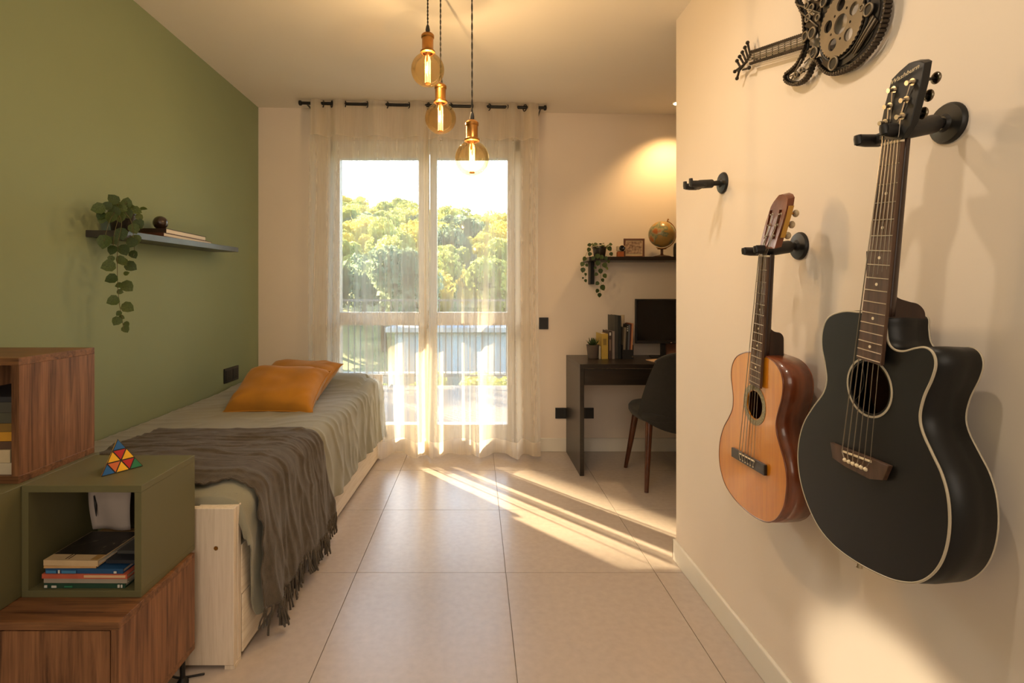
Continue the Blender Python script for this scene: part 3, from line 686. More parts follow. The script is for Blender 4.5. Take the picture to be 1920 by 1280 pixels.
# throw
rows = []; NT = 130
def edge_near(s): return 1.625 + .012 * math.sin(s * 22) + .008 * math.sin(s * 47)
def edge_far(s, L): return 2.245 - .06 * (s < 0) + .10 * max(0, s - L) * 1.0
ends = []
for j in range(NT + 1):
    t = j / NT; row = []
    yb = lerp(1.64, 2.30, t); hem = .118 + .015 * math.sin(yb * 17)
    for i in range(111):
        u = i / 110; tot, L = span(yb, hem, .010); s = lerp(.16, tot, u)
        d = max(0, s - L)
        y = lerp(1.63 + .010 * math.sin(s * 26) + .006 * math.sin(s * 61) + .02 * d, 2.23 + .25 * d + .01 * math.sin(s * 9), t)
        hem2 = hem
        p = drape(s, y, hem2, extra=.018, amp=1.25, seed=0, off=.010, wr=1.0)
        q = drape(s, y, hem2, extra=.018, amp=1.25, seed=0, off=.010, wr=0)
        w = .0011 * math.sin(y * 150 + 10 * noise.noise(Vector((s * 2, y * 3, 1)))) + .0075 * max(0, 1 - 7 * abs(noise.noise(Vector((s * 1.1, y * 7 + .5 * s, 8))))) ** 2 + .006 * max(0, 1 - 8 * abs(noise.noise(Vector((s * 1.6 + 5, y * 11 - .8 * s, 3))))) ** 2
        nrm = Vector((0, 0, 1)) if s < L else Vector((1, 0, 0))
        row.append(p + nrm * (w + .004))
    rows.append(row); ends.append(row[-1])
th = MB().grid(rows).build('throw_blanket', 'throw', smooth=True, thick=.005)
tag(th, 'charcoal brown woven throw with a tasselled edge, laid across the bed foot', 'blanket')
tb = MB()
for dx, l in ((0, 1), (.004, .96), (-.003, .92)): tb.tube([(dx, 0, 0), (dx * 1.5 + .001, .002 * dx * 300, -.03), (dx * 2.6, -.002, -.062 * l), (dx * 3.2, .002, -.088 * l)], [.0035, .0032, .0028, .0036], 6)
tb.lathe([(.002, .002), (.0052, -.006), (.0055, -.016), (.003, -.022)], (0, 0, 0), 8)
me = bpy.data.meshes.new('tassel'); me.from_pydata([tuple(v) for v in tb.v], [], tb.f); me.materials.append(M['throw'])
me.polygons.foreach_set('use_smooth', [True] * len(me.polygons))
for k in range(0, len(ends), 3):
    o = bpy.data.objects.new('tassel', me); C.objects.link(o); o.parent = th
    o.location = ends[k] - org[th.name] + Vector((0, 0, .004)); o.rotation_euler = (random.uniform(-.25, .25), random.uniform(-.12, .1), random.uniform(0, 6)); o.scale = (1, 1, random.uniform(.8, 1.1))
# frayed near edge as a rolled cord
MB().tube([r[0] for r in []] or [rows[0][i] + Vector((0, -.002, .001 + .003 * math.sin(i * 1.9))) for i in range(0, 111, 1)], .0038, 6).build('frayed_edge', 'throw', th, smooth=True)
# pillows
def cushion(name, label, w, h, d, loc, rx, rz, seed, group):
    N = 28; top = []; bot = []
    for j in range(N + 1):
        v = j / N * 2 - 1; r1 = []; r2 = []
        for i in range(N + 1):
            u = i / N * 2 - 1
            pin = 1 - .10 * (1 - abs(u) ** 3) * abs(v) ** 6; pin2 = 1 - .10 * (1 - abs(v) ** 3) * abs(u) ** 6
            x = u * w / 2 * pin2; y = v * h / 2 * pin
            puff = (max(0, (1 - u ** 4) * (1 - v ** 4))) ** .50
            wr = .012 * noise.noise(Vector((u * 2 + seed, v * 2, 0))) + .010 * max(0, 1 - abs(abs(u) + abs(v) - 1.5) * 3) * math.sin((u - v) * 16 * (1 if u * v > 0 else -1))
            r1.append((x, y, d / 2 * puff + wr * puff)); r2.append((x, y, -d / 2 * puff + wr * puff * .5))
        top.append(r1); bot.append(r2[::-1])
    r = thing(name, label, 'cushion', loc, group)
    org['_c'] = Vector((0, 0, 0))
    m_ = MB().grid(top).grid(bot); keep = org[r.name]; org[r.name] = Vector((0, 0, 0))
    m_.build('cover', 'ochre', r, smooth=True)
    per = [(-1 + 2 * i / 20, -1) for i in range(20)] + [(1, -1 + 2 * i / 20) for i in range(20)] + [(1 - 2 * i / 20, 1) for i in range(20)] + [(-1, 1 - 2 * i / 20) for i in range(20)]
    path = [(u * w / 2 * (1 - .10 * (1 - abs(v) ** 3) * abs(u) ** 6), v * h / 2 * (1 - .10 * (1 - abs(u) ** 3) * abs(v) ** 6), 0) for u, v in per]
    MB().tube(path, .0035, 6, True).build('piping', 'ochre', r, smooth=True); org[r.name] = keep
    r.rotation_euler = (rx, 0, rz); return r
cushion('cushion', 'mustard velvet cushion lying in front on the bed', .46, .35, .17, at(524, 733, 2.74), math.radians(28), math.radians(-1), 1, None)
cushion('cushion', 'mustard velvet cushion behind the front one, its corner sticking out to the right', .45, .37, .13, at(553, 712, 3.02), math.radians(24), math.radians(-9), 5, None)
# ---------------------------------------------------------------- wall sockets and switch
def plate(name, label, pts, nrm, n, cat='socket'):
    a, b_ = Vector(pts[0]), Vector(pts[1]); r = thing(name, label, cat, (a + b_) / 2)
    nv = Vector(nrm); along = Vector((b_.x - a.x, b_.y - a.y, 0)); al = along.normalized(); L = along.length; z0, z1 = min(a.z, b_.z), max(a.z, b_.z)
    a0 = Vector((a.x, a.y, z0)); up = Vector((0, 0, z1 - z0))
    MB().slab([a0, a0 + along, a0 + along + up, a0 + up], nv * .008).build('frame', 'switch', r, bevel=.0015)
    for i in range(n):
        w = L / n; p = a0 + al * (w * i + w * .14) + Vector((0, 0, (z1 - z0) * .15)) + nv * .008; s = al * w * .72; u = Vector((0, 0, (z1 - z0) * .7))
        MB().slab([p, p + s, p + s + u, p + u], nv * .0025).build('rocker' if cat == 'switch' else 'insert', 'black_matt', r)
        if cat == 'socket':
            for k in (-1, 0, 1):
                c_ = p + s / 2 + u / 2 + Vector((0, 0, k * (z1 - z0) * .18)) + nv * .0018
                MB().cyl(c_, c_ + nv * .0012, .0028, n=10).build('pin_hole', flat('hole_black', (.002, .002, .002)), r)
    return r
plate('wall_socket', 'black double socket on the green wall above the pillows', [(XL, 3.165, .570), (XL, 3.352, .660)], (1, 0, 0), 2)
plate('light_switch', 'small black switch on the wall right of the curtains', [at(1010.5, 617, YB), at(1028, 595, YB)], (0, -1, 0), 1, 'switch')
plate('wall_socket', 'long black socket plate low on the wall behind the desk side', [at(1041, 784, YB), at(1113, 764, YB)], (0, -1, 0), 4)
# ---------------------------------------------------------------- desk
D0, D1, DYF, DZ = .640, 2.10, 3.17, .690
dk_ = thing('desk', 'dark wenge desk with a slab side panel and a drawer, against the window wall', 'desk', (1.37, 3.42, 0))
tk = .026
MB().box(D0, D1, DYF, YB - .014, DZ - tk, DZ).build('desktop', 'desk', dk_, bevel=.0015)
for a in (D0, D1 - tk): MB().box(a, a + tk, DYF, YB - .014, 0, DZ - tk).build('side_panel', 'desk', dk_, bevel=.0015)
MB().box(D0 + tk + .002, 1.34, DYF + .006, DYF + .024, .560, DZ - tk - .006).build('drawer_front', 'desk', dk_, bevel=.001)
MB().box(1.344, D1 - tk - .002, DYF + .006, DYF + .024, .560, DZ - tk - .006).build('drawer_front', 'desk', dk_, bevel=.001)
MB().box(D0 + tk, D1 - tk, DYF + .026, YB - .12, .562, .572).build('drawer_bottom', 'desk', dk_)
# ---------------------------------------------------------------- chair
ch = thing('desk_chair', 'dark upholstered shell chair with tapered wooden legs, tucked at the desk', 'chair', (1.19, 3.09, 0))
cx_, cy_ = 1.19, 3.09
seat = []
for z, k in ((.375, .0), (.375, .86), (.385, .95), (.405, 1.0), (.428, 1.0), (.445, .95), (.453, .8), (.456, .45), (.457, .0)):
    seat.append([(cx_ + .245 * k * math.copysign(abs(math.cos(a)) ** .75, math.cos(a)), cy_ + .03 + .245 * k * math.copysign(abs(math.sin(a)) ** .75, math.sin(a)), z) for a in [2 * PI * i / 40 for i in range(41)]])
MB().grid(seat).build('seat', 'chair', ch, smooth=True)
def shell(off):
    rows = []
    for j in range(21):
        t = j / 20; z = lerp(.335, .785, t); row = []
        wmax = lerp(1.18, .90, t ** 1.5)                     # half angle of the wrap
        for i in range(33):
            u = i / 32 * 2 - 1; a = u * wmax
            R = lerp(.262, .222, t) + off; yb = cy_ + .02 - .06 * t ** 1.3
            zz_ = z - .035 * (abs(u) ** 3) * (t ** 4) * 1.0 + .085 * (abs(u) ** 2) * (1 - t) ** 2
            zz_ = lerp(zz_, zz_ - .02 * abs(u) ** 2.2, t ** 3)
            row.append((cx_ + R * math.sin(a) * (1 + .0 * t), yb - R * math.cos(a) * lerp(.92, .95, t), zz_))
        rows.append(row)
    return rows
a_, b_ = shell(0), shell(-.03)
sh = MB().grid(a_).grid([r[::-1] for r in b_])
for ra, rb in ((a_[0], b_[0]), (a_[-1], b_[-1])): sh.grid([ra, rb])
for k in (0, -1): sh.grid([[r[k] for r in a_], [r[k] for r in b_]])
sh.build('backrest', 'chair', ch, smooth=60)
MB().tube([Vector(p) * .5 + Vector(q) * .5 for p, q in zip(a_[-1], b_[-1])], .016, 8).build('top_roll', 'chair', ch, smooth=True)
for fx, fy, tx, ty in ((.968, 3.33, 1.010, 3.24), (.963, 2.907, 1.005, 2.985), (1.412, 3.33, 1.37, 3.24), (1.417, 2.907, 1.375, 2.985)):
    MB().tube([(fx, fy, 0), (lerp(fx, tx, .5), lerp(fy, ty, .5), .19), (tx, ty, .40)], [.0115, .0165, .021], 14).build('leg', 'chairleg', ch, smooth=40)
# ---------------------------------------------------------------- monitor
mo_ = thing('monitor', 'switched-off black monitor on a thin stand, on the desk', 'monitor', (1.30, 3.50, DZ))
mx0, mx1 = at(1192, 0, 3.5)[0], 1.54
MB().box(mx0, mx1, 3.50, 3.522, .786, 1.090).build('bezel', 'black_matt', mo_, bevel=.002)
MB().box(mx0 + .010, mx1 - .010, 3.4985, 3.4999, .806, 1.080).build('screen', 'screen', mo_)
MB().box(1.268, 1.300, 3.524, 3.545, DZ + .006, .90).build('stand_neck', 'black_matt', mo_, bevel=.002)
MB().slab([(1.18, 3.46, DZ + .0005), (1.39, 3.46, DZ + .0005), (1.36, 3.60, DZ + .0005), (1.21, 3.60, DZ + .0005)], (0, 0, .006)).build('stand_foot', 'black_matt', mo_, bevel=.001)
MB().box(1.322, 1.334, 3.4975, 3.4984, .790, .796).build('logo_light', 'chrome', mo_)
box_ = thing('small_carton', 'small reddish brown box behind the monitor stand on the desk', 'box', (1.36, 3.60, DZ))
MB().box(1.327, 1.41, 3.575, 3.635, DZ + .001, .800).build('body', flat('reddish_card', (.26, .11, .06)), box_, bevel=.001)
# ---------------------------------------------------------------- upright books on the desk
def ubook(label, x0, x1, h, cover, y0=3.42, d=.16, lean=0, z=DZ, mark=None, group='books standing on the desk', thinp=False):
    r = thing('book', label, 'book', ((x0 + x1) / 2, y0 + d / 2, z + .0008), group); w = (x1 - x0) / 2; cx = (x0 + x1) / 2; ct = .0018
    z = z + .0008
    MB().box(x0, x0 + ct, y0, y0 + d, z, z + h).box(x1 - ct, x1, y0, y0 + d, z, z + h).box(x0 + ct, x1 - ct, y0, y0 + ct, z, z + h).build('cover', flat(*cover), r)
    MB().box(x0 + ct, x1 - ct, y0 + ct, y0 + d - .004, z + .003, z + h - .004).build('pages', 'paper', r)
    if mark:
        for a, b2, c_ in mark: MB().box(cx - w * .5, cx + w * .5, y0 - .0006, y0 - .0001, z + h * a, z + h * b2).build('title_print', flat(*c_), r)
    r.rotation_euler[1] = lean; return r
def DX(px, Y=3.42): return (px - CX) * Y / F
gold = ('print_gold', (.45, .30, .08))
ubook('thin white booklet standing beside the yellow book on the desk', DX(1124), DX(1127), .085, ('white_booklet', (.5, .45, .36)), 3.43, .12)
ubook('yellow book, leftmost thick one standing on the desk', DX(1128), DX(1140), .168, ('yellow_cover', (.50, .34, .06)), 3.42, mark=[(.55, .8, ('print_olive', (.25, .17, .04)))])
ubook('dark brown book with a pale label, right of the yellow book', DX(1141), DX(1147), .186, ('dark_brown_cover', (.06, .035, .028)), 3.42, mark=[(.84, .95, wht), (.3, .7, ('print_taupe', (.2, .14, .1)))])
ubook('slim pale violet-grey book between two dark books on the desk', DX(1148), DX(1152.5), .184, ('violet_grey_cover', (.27, .22, .20)), 3.42)
ubook('tallest book on the desk, black with a dark grey spine half', DX(1154), DX(1160), .290, ('charcoal_cover', (.045, .042, .035)), 3.44, .18)
ubook('tall deep black book beside the tallest one on the desk', DX(1160.3), DX(1166), .288, ('deep_black_cover', (.008, .010, .010)), 3.44, .18)
hz_ = DZ + .05
fh = thing('file_holder', 'low black file holder on the desk, holding leaning papers', 'file holder', (DX(1177), 3.50, DZ))
hx0, hx1 = DX(1167), DX(1188)
MB().box(hx0, hx1, 3.42, 3.58, DZ + .0005, DZ + .004).box(hx0, hx0 + .003, 3.42, 3.58, DZ + .004, DZ + .095).box(hx1 - .003, hx1, 3.42, 3.58, DZ + .004, DZ + .095).box(hx0, hx1, 3.577, 3.58, DZ + .004, DZ + .10).build('body', 'black_matt', fh)
MB().box(hx0 + .003, hx1 - .003, 3.42, 3.423, DZ + .004, DZ + .062).build('front_lip', 'black_matt', fh)
MB().lathe([(.0, 0), (.006, 0), (.006, .002), (0, .002)], (hx1 - .008, 3.419, DZ + .016), 14, (0, -1, 0)).build('stud', 'chrome', fh)
zf = DZ + .0045
ubook('grey-beige folder in the file holder, leaning right', DX(1168.5), DX(1172.5), .205, ('grey_beige_cover', (.19, .155, .11)), 3.43, .14, .05, zf, group='folders in the file holder')
ubook('black striped folder in the file holder', DX(1173), DX(1176.5), .225, ('ink_black_cover', (.014, .014, .014)), 3.43, .14, .05, zf, mark=[(.80, .83, wht), (.86, .89, wht), (.92, .94, wht)], group='folders in the file holder')
ubook('slate blue folder in the file holder', DX(1177), DX(1180), .222, ('slate_cover', (.10, .11, .13)), 3.43, .14, .045, zf, group='folders in the file holder')
ubook('wine red folder in the file holder', DX(1180.5), DX(1182.2), .228, ('wine_cover', (.10, .018, .014)), 3.43, .14, .05, zf, group='folders in the file holder')
ubook('orange-tan folder, rightmost in the file holder', DX(1182.6), DX(1185.6), .232, ('tan_cover', (.48, .22, .10)), 3.43, .14, .05, zf, group='folders in the file holder')
rp = thing('paper_roll', 'rolled cream paper standing up out of the file holder', 'paper roll', (DX(1175), 3.53, zf))
MB().lathe([(.001, 0), (.0145, 0), (.0145, .285), (.012, .285), (.012, .270), (.001, .270)], (DX(1175.5), 3.53, zf), 18).build('sheet', flat('cream_roll', (.58, .46, .30)), rp, smooth=40)
# succulent pot
sp = thing('succulent_plant', 'small spiky succulent in a grey-brown pot at the desk corner', 'plant', (DX(1111.5, 3.46), 3.46, DZ))
px_ = DX(1111.5, 3.46)
MB().lathe([(.0, .001), (.031, .001), (.034, .006), (.042, .085), (.044, .092), (.040, .092), (.037, .080), (.0, .078)], (px_, 3.46, DZ), 28).build('pot', 'pot_grey', sp, smooth=50)
MB().lathe([(.0, .0795), (.036, .0795), (.036, .081), (0, .084)], (px_, 3.46, DZ), 20).build('soil', 'soil', sp)
lf = MB()
lf.tube([(0, 0, 0), (.016, 0, .012), (.030, 0, .030), (.040, 0, .052)], [.004, .0062, .0048, .0008], 7, flat=.5)
lm = lf.build('leaf', 'leaf', sp, smooth=True); lm.location = Vector((px_, 3.46, DZ + .082)) - org[sp.name]
lm.data.transform(Matrix.Translation(org[sp.name]))
for i in range(1, 24):
    c_ = lm.copy(); C.objects.link(c_); c_.parent = sp; k = i % 3
    c_.rotation_euler = (0, -.35 * k + .12, i * 2.4); c_.scale = (1, 1, 1.05 - .12 * k) if k else (1, 1, .9)
# papers on the desk
pp = thing('open_notebook', 'open cream notebook lying on the desk behind the chair', 'notebook', (1.26, 3.32, DZ))
MB().slab([(DX(1211, 3.36), 3.36, DZ + .0006), (DX(1240, 3.40), 3.42, DZ + .0006), (DX(1262, 3.33), 3.38, DZ + .0006), (DX(1225, 3.27), 3.26, DZ + .0006)], (0, 0, .004)).build('pages', flat('cream_page', (.60, .40, .26)), pp)
# ---------------------------------------------------------------- shelf over the desk
SZ = 1.376
s2 = thing('wall_shelf', 'dark wall shelf over the desk with a globe and a photo frame on it', 'shelf', (1.3, 3.57, SZ))
MB().box(.762, 2.0, 3.47, YB - .001, SZ - .026, SZ).build('board', 'desk', s2, bevel=.001)
MB().box(.800, .828, 3.60, YB - .001, 1.192, SZ - .027).build('bracket', 'black_metal', s2, bevel=.001)
MB().box(1.90, 1.928, 3.60, YB - .001, 1.192, SZ - .027).build('bracket', 'black_metal', s2, bevel=.001)
# globe
gx_, gy_, gz_ = 1.283, 3.55, at(0, 439, 3.55)[2]; gr = .090
gl = thing('desk_globe', 'antique-toned globe on a wooden foot, on the shelf over the desk', 'globe', (gx_, gy_, SZ))
gm = bpy.data.materials.new('antique_globe_map'); gm.use_nodes = True; nt = gm.node_tree
tc = nd(nt, 'ShaderNodeTexCoord'); nz = nd(nt, 'ShaderNodeTexNoise'); nz.inputs['Scale'].default_value = 11; nz.inputs['Detail'].default_value = 5; nt.links.new(tc.outputs['Object'], nz.inputs['Vector'])
nt.links.new(ramp(nt, nz.outputs[0], [(.40, (.36, .22, .06)), (.47, (.40, .24, .07)), (.49, (.15, .20, .12)), (.56, (.42, .36, .18)), (.62, (.50, .16, .04))]), nt.nodes['Principled BSDF'].inputs['Base Color'])
nt.nodes['Principled BSDF'].inputs['Roughness'].default_value = .3; M['globe'] = gm
MB().ball((gx_, gy_, gz_), gr, 32, 20).build('sphere', 'globe', gl, smooth=True)
tl = math.radians(23); axd = Vector((math.sin(tl), 0, math.cos(tl)))
arc = []
for i in range(25):
    q = math.radians(90 - 23) - PI * i / 24; arc.append((gx_ + (gr + .008) * math.cos(q), gy_, gz_ + (gr + .008) * math.sin(q)))
MB().tube(arc, .003, 8).build('meridian_arm', 'brass', gl, smooth=True)
p0 = Vector((gx_, gy_, gz_)) + axd * (gr - .002)
MB().cyl(p0, p0 + axd * .022, .004).ball(p0 + axd * .022, .006, 10, 6).build('pivot', 'brass', gl, smooth=True)
MB().ring((gx_, gy_, gz_ - gr - .010), .028, .003, (0, 0, 1), 24).build('cup_ring', 'brass', gl, smooth=True)
MB().lathe([(.0, .0), (.062, .0), (.062, .006), (.045, .012), (.014, .018), (.009, .024), (.009, gz_ - gr - .014 - SZ), (.014, gz_ - gr - .008 - SZ), (0, gz_ - gr - .004 - SZ)], (gx_, gy_, SZ + .0005), 28).build('foot', 'chairleg', gl, smooth=50)
# photo frame
pf = thing('photo_frame', 'brown photo frame with a family picture, on the shelf over the desk', 'photo frame', (1.072, 3.56, SZ))
fx0, fx1 = at(1170.5, 0, 3.55)[0], at(1210.5, 0, 3.55)[0]; fz1 = at(0, 446.5, 3.55)[2]
def tilt(o, px=.18): return o
y_ = 3.55; w_ = .012
frm = MB().slab([(fx0 + .003, y_ + .02, fz1), (fx1, y_ + .02, fz1), (fx1 - .007, y_, SZ + .001), (fx0 - .004, y_, SZ + .001)], (0, .008, 0),
    [[(fx0 + w_ + .002, y_ + .018, fz1 - w_), (fx1 - w_ - .001, y_ + .018, fz1 - w_), (fx1 - w_ - .007, y_ + .003, SZ + w_), (fx0 + w_ - .003, y_ + .003, SZ + w_)]])
frm.build('frame', flat('brown_frame_wood', (.10, .035, .02)), pf)
MB().slab([(fx0 + .008, y_ + .022, fz1 - .008), (fx1 - .008, y_ + .022, fz1 - .008), (fx1 - .014, y_ + .006, SZ + .008), (fx0 + .004, y_ + .006, SZ + .008)], (0, .002, 0)).build('mat_board', flat('cream_mount', (.55, .42, .26)), pf)
MB().slab([(fx0 + .018, y_ + .0185, fz1 - .020), (fx1 - .020, y_ + .0185, fz1 - .020), (fx1 - .024, y_ + .007, SZ + .028), (fx0 + .015, y_ + .007, SZ + .028)], (0, .001, 0)).build('photograph', mat('family_photograph', (.10, .05, .03), .4, col2=(.50, .36, .26), scale=60), pf)
# small figure, orange tin, mug
tn = thing('camera_toy', 'small cream and orange toy camera with a dark round lens beside the photo frame', 'ornament', (at(1163, 0, 3.53)[0], 3.53, SZ))
tx = at(1163, 0, 3.53)[0]
MB().box(tx - .022, tx + .020, 3.51, 3.55, SZ + .0008, SZ + .038).build('body', flat('orange_plastic', (.48, .13, .03)), tn, bevel=.004)
MB().box(tx - .024, tx + .030, 3.512, 3.548, SZ + .040, SZ + .078).build('head', flat('cream_plastic', (.62, .50, .34)), tn, bevel=.006)
MB().lathe([(0, 0), (.017, 0), (.020, .006), (.013, .010), (0, .007)], (tx + .006, 3.511, SZ + .060), 18, (0, -1, 0)).build('lens', 'screen', tn, smooth=40)
cu = thing('black_speaker', 'dark rounded ornament at the right end of the shelf view, beside the globe', 'ornament', (1.408, 3.56, SZ))
MB().lathe([(0, .0008), (.040, .0008), (.043, .02), (.043, .07), (.036, .098), (.02, .106), (0, .108)], (1.411, 3.56, SZ), 24).build('body', 'black_matt', cu, smooth=50)
# ---------------------------------------------------------------- trailing plants
def leafmesh(m, s=1.0):
    b = MB(); out = [(0, 0), (.36, .10), (.52, .42), (.36, .78), (0, 1.08), (-.36, .78), (-.52, .42), (-.36, .10)]
    vs = [(0, .45, -.06)] + [(x, y, .05 * abs(x) * 2 - .08 * (y - .5) ** 2) for x, y in out]
    vs = [(x * s, y * s, z * s) for x, y, z in vs]
    me = bpy.data.meshes.new('leaf'); me.from_pydata(vs, [], [(0, i + 1, (i + 1) % 8 + 1) for i in range(8)]); me.materials.append(M[m])
    me.polygons.foreach_set('use_smooth', [True] * 8); return me
LM = [leafmesh('leaf'), leafmesh('leaf2')]
def leaf(parent, p, d, s, face=Vector((0, -1, .25)), k=None):
    o = bpy.data.objects.new('leaf', LM[k if k is not None else random.randrange(2)]); C.objects.link(o); o.parent = parent
    d = Vector(d).normalized(); f = Vector(face); f = (f - d * f.dot(d)).normalized(); x = d.cross(f)
    o.matrix_local = Matrix.Translation(Vector(p) - org[parent.name]) @ Matrix((x, d, f)).transposed().to_4x4() @ Matrix.Scale(s, 4); return o
def plant(label, pot_c, pr, ph, strands, top, sc, seed, pot='pot', cat='plant', facev=(0, -1, .2)):
    random.seed(seed); r = thing('trailing_plant', label, cat, pot_c); c0 = Vector(pot_c)
    MB().lathe([(0, .0006), (pr * .74, .0006), (pr * .80, .004), (pr, ph * .82), (pr * 1.06, ph * .84), (pr * 1.06, ph), (pr * .96, ph), (pr * .90, ph * .86), (0, ph * .84)], c0, 28).build('pot', pot, r, smooth=45)
    MB().lathe([(0, ph * .87), (pr * .9, ph * .865), (pr * .9, ph * .88), (0, ph * .91)], c0, 20).build('soil', 'soil', r)
    for pts, leaves in strands:
        leaves = [(p, d, s * (.84 if sc > 1 else 1)) for p, d, s in leaves]
        path = smoothpath(pts, 6); MB().tube(path, .0011 * sc, 5).build('stem', 'stem', r, smooth=True)
        for (p, d, s) in leaves: leaf(r, p, d, s, Vector(facev) + Vector((random.uniform(-.35, .35), 0, random.uniform(-.2, .3))))
    for i in range(top):
        a = i * 2.4; rr = pr * random.uniform(.3, 1.25); p = c0 + Vector((rr * math.cos(a), rr * math.sin(a), ph * random.uniform(.9, 1.35)))
        MB().tube([c0 + Vector((0, 0, ph * .88)), (c0 + p) / 2 + Vector((0, 0, ph * .55)), p], .0009 * sc, 4).build('stem', 'stem', r)
        leaf(r, p, (math.cos(a), math.sin(a), random.uniform(-.5, .5)), .026 * sc * random.uniform(.8, 1.25), (0, -.7, .8))
    return r
# left shelf on the green wall
shf = thing('wall_shelf', 'thin dark shelf on the green wall carrying the trailing plant', 'shelf', (-1.48, 2.55, 1.36))
xf = -1.409
p = [(XL + .001, 2.047, 1.350), (xf, 2.06, 1.350), (xf, 3.043, 1.371), (XL + .001, 3.043, 1.371)]
MB().hexa(p + [(a, b_, c_ + .027) for a, b_, c_ in p]).build('board', flat('dark_grey_shelf', (.045, .038, .032), .35), shf, bevel=.001)
def LP(px, py, X=-1.40): return Vector(wall(px, py, X))
pc = (-1.488, 2.165, 1.3797)
def strand(pp, lv, X):   # pp: pixel path; lv: (px, py, dirx, diry, size)
    pts = [tuple(LP(a, b_, X)) for a, b_ in pp]; out = []
    for a, b_, dx, dy, s in lv:
        tdir = Vector((dx * .8, dx * .5, -dy)); q = LP(a, b_, X); out.append((q - tdir.normalized() * s * .5, tdir, s))
    return pts, out
st = []
XS = -1.395
st.append(strand([(222, 398), (228, 420), (222, 450), (220, 480), (220, 510), (221, 540), (224, 570), (229, 598), (232, 618)],
    [(201, 499, -1, .35, .056), (247, 500, .8, .5, .052), (207, 523, -.9, .4, .050), (240, 538, .7, .7, .056), (210, 564, -.9, .4, .050), (241, 577, .8, .5, .054), (218, 603, -.6, .9, .042), (236, 618, .5, .9, .034), (222, 535, -.7, .2, .030), (226, 547, .9, .2, .026), (238, 512, .7, -.3, .024), (222, 588, -.6, .6, .026), (229, 595, .7, .3, .024), (238, 608, .6, .7, .026), (235, 490, .9, .3, .03)], XS))
st.append(strand([(215, 398), (205, 415), (198, 440), (195, 452)], [(195, 455, -.2, 1, .062), (190, 413, -.5, .8, .034), (188, 405, -.5, .9, .04), (182, 391, -1, .3, .052)], XS))
st.append(strand([(235, 398), (246, 415), (250, 440), (252, 470), (250, 480)], [(252, 430, .4, .9, .05), (256, 450, .3, 1, .046), (251, 478, .5, .9, .040), (261, 421, .5, .9, .05), (257, 395, 1, .35, .046), (246, 456, -.5, .9, .05), (262, 408, .6, .8, .036)], XS))
st.append(strand([(225, 398), (214, 440), (212, 470), (208, 485)], [(210, 470, -.4, 1, .044), (214, 452, .5, .9, .04), (208, 486, -.3, 1, .03), (228, 440, .2, 1, .056), (233, 470, .4, .9, .052), (225, 488, -.6, .8, .04), (232, 492, .6, .6, .038)], XS))
st.append(strand([(225, 398), (222, 385), (212, 373)], [(211, 372, -.5, -.5, .050), (199, 385, -1, -.2, .04), (222, 384, .6, .2, .038)], XS - .02))
st.append(strand([(228, 398), (232, 388), (237, 380)], [(238, 378, .2, -1, .048), (229, 390, .8, .4, .05), (213, 398, -.6, .6, .05), (207, 409, -.3, 1, .05), (225, 408, .1, 1, .05), (240, 402, .5, .8, .05), (250, 392, 1, .1, .042)], XS - .01))
plant('heart-leaved plant trailing from a dark pot on the green wall shelf', pc, .052, .088, st, 12, 1.05, 4, facev=(.55, -1, .25))
G3 = 'books lying on the green wall shelf'
xs0, xs1 = -1.545, -1.425
book('book', 'dark brown book with white page edges, upper of two on the green wall shelf', xs0, xs1, 2.36, 2.71, 1.4025, .022, ('dark_umber_cover', (.035, .018, .012)), 'book', None, spine='-y', cover_t=.002, pages='paper')
book('book', 'reddish brown book, lower of two on the green wall shelf', xs0, xs1 + .004, 2.335, 2.76, 1.3855, .0165, ('russet_cover', (.10, .035, .018)), 'book', None, spine='-y', cover_t=.002)
sb = MB().ball((-1.485, 2.415, 1.4247 + .032), .032, 24, 16).build('ball_ornament', mat('dark_wood_ball', (.03, .014, .009), .25, coat=.5), None, smooth=True)
tag(sb, 'small dark polished ball resting on the two books on the green wall shelf', 'ornament')
# right shelf plant
st = []
def rs(pp, lv, Y=3.455):
    pts = [at(a, b_, Y) for a, b_ in pp]; out = []
    for a, b_, dx, dy, s in lv:
        q = Vector(at(a, b_, Y)); d = Vector((dx, 0, -dy)); out.append((q - d.normalized() * s * .5, d, s))
    return pts, out
k_ = .125 * .9
st.append(rs([(1124, 460), (1125, 480), (1126, 505), (1127, 530), (1125, 550)], [(1121, 493, -.2, 1, .036), (1134, 497, .4, .8, .036), (1126, 508, .1, 1, .034), (1118, 514, -.7, .6, .026), (1134, 517, .5, .8, .032), (1130, 525, .3, .9, .026), (1120, 531, -.6, .6, .028), (1130, 539, .5, .9, .040), (1120, 545, -.4, .9, .028), (1124, 553, 0, 1, .030), (1138, 503, .7, .7, .022), (1116, 502, -.7, .4, .02)]))
st.append(rs([(1115, 458), (1103, 470), (1096, 485), (1094, 500), (1098, 520)], [(1096, 485, -.6, .8, .030), (1092, 495, -.4, .9, .032), (1093, 506, -.2, 1, .034), (1100, 497, .5, .8, .022), (1098, 514, .2, 1, .020), (1098, 526, .3, 1, .022), (1106, 476, -.5, .8, .028), (1093, 521, -.4, .9, .014)]))
st.append(rs([(1132, 458), (1142, 465), (1145, 480), (1140, 492)], [(1143, 466, .6, .7, .034), (1146, 476, .5, .9, .026), (1141, 490, .2, 1, .022), (1136, 484, .4, .9, .028), (1145, 458, 1, .1, .022)]))
st.append(rs([(1112, 455), (1106, 460), (1104, 470)], [(1105, 459, -1, .1, .026), (1104, 468, -.3, 1, .030), (1106, 476, 0, 1, .026), (1112, 484, -.4, 1, .028), (1120, 480, .1, 1, .034), (1128, 482, .3, 1, .030)]))
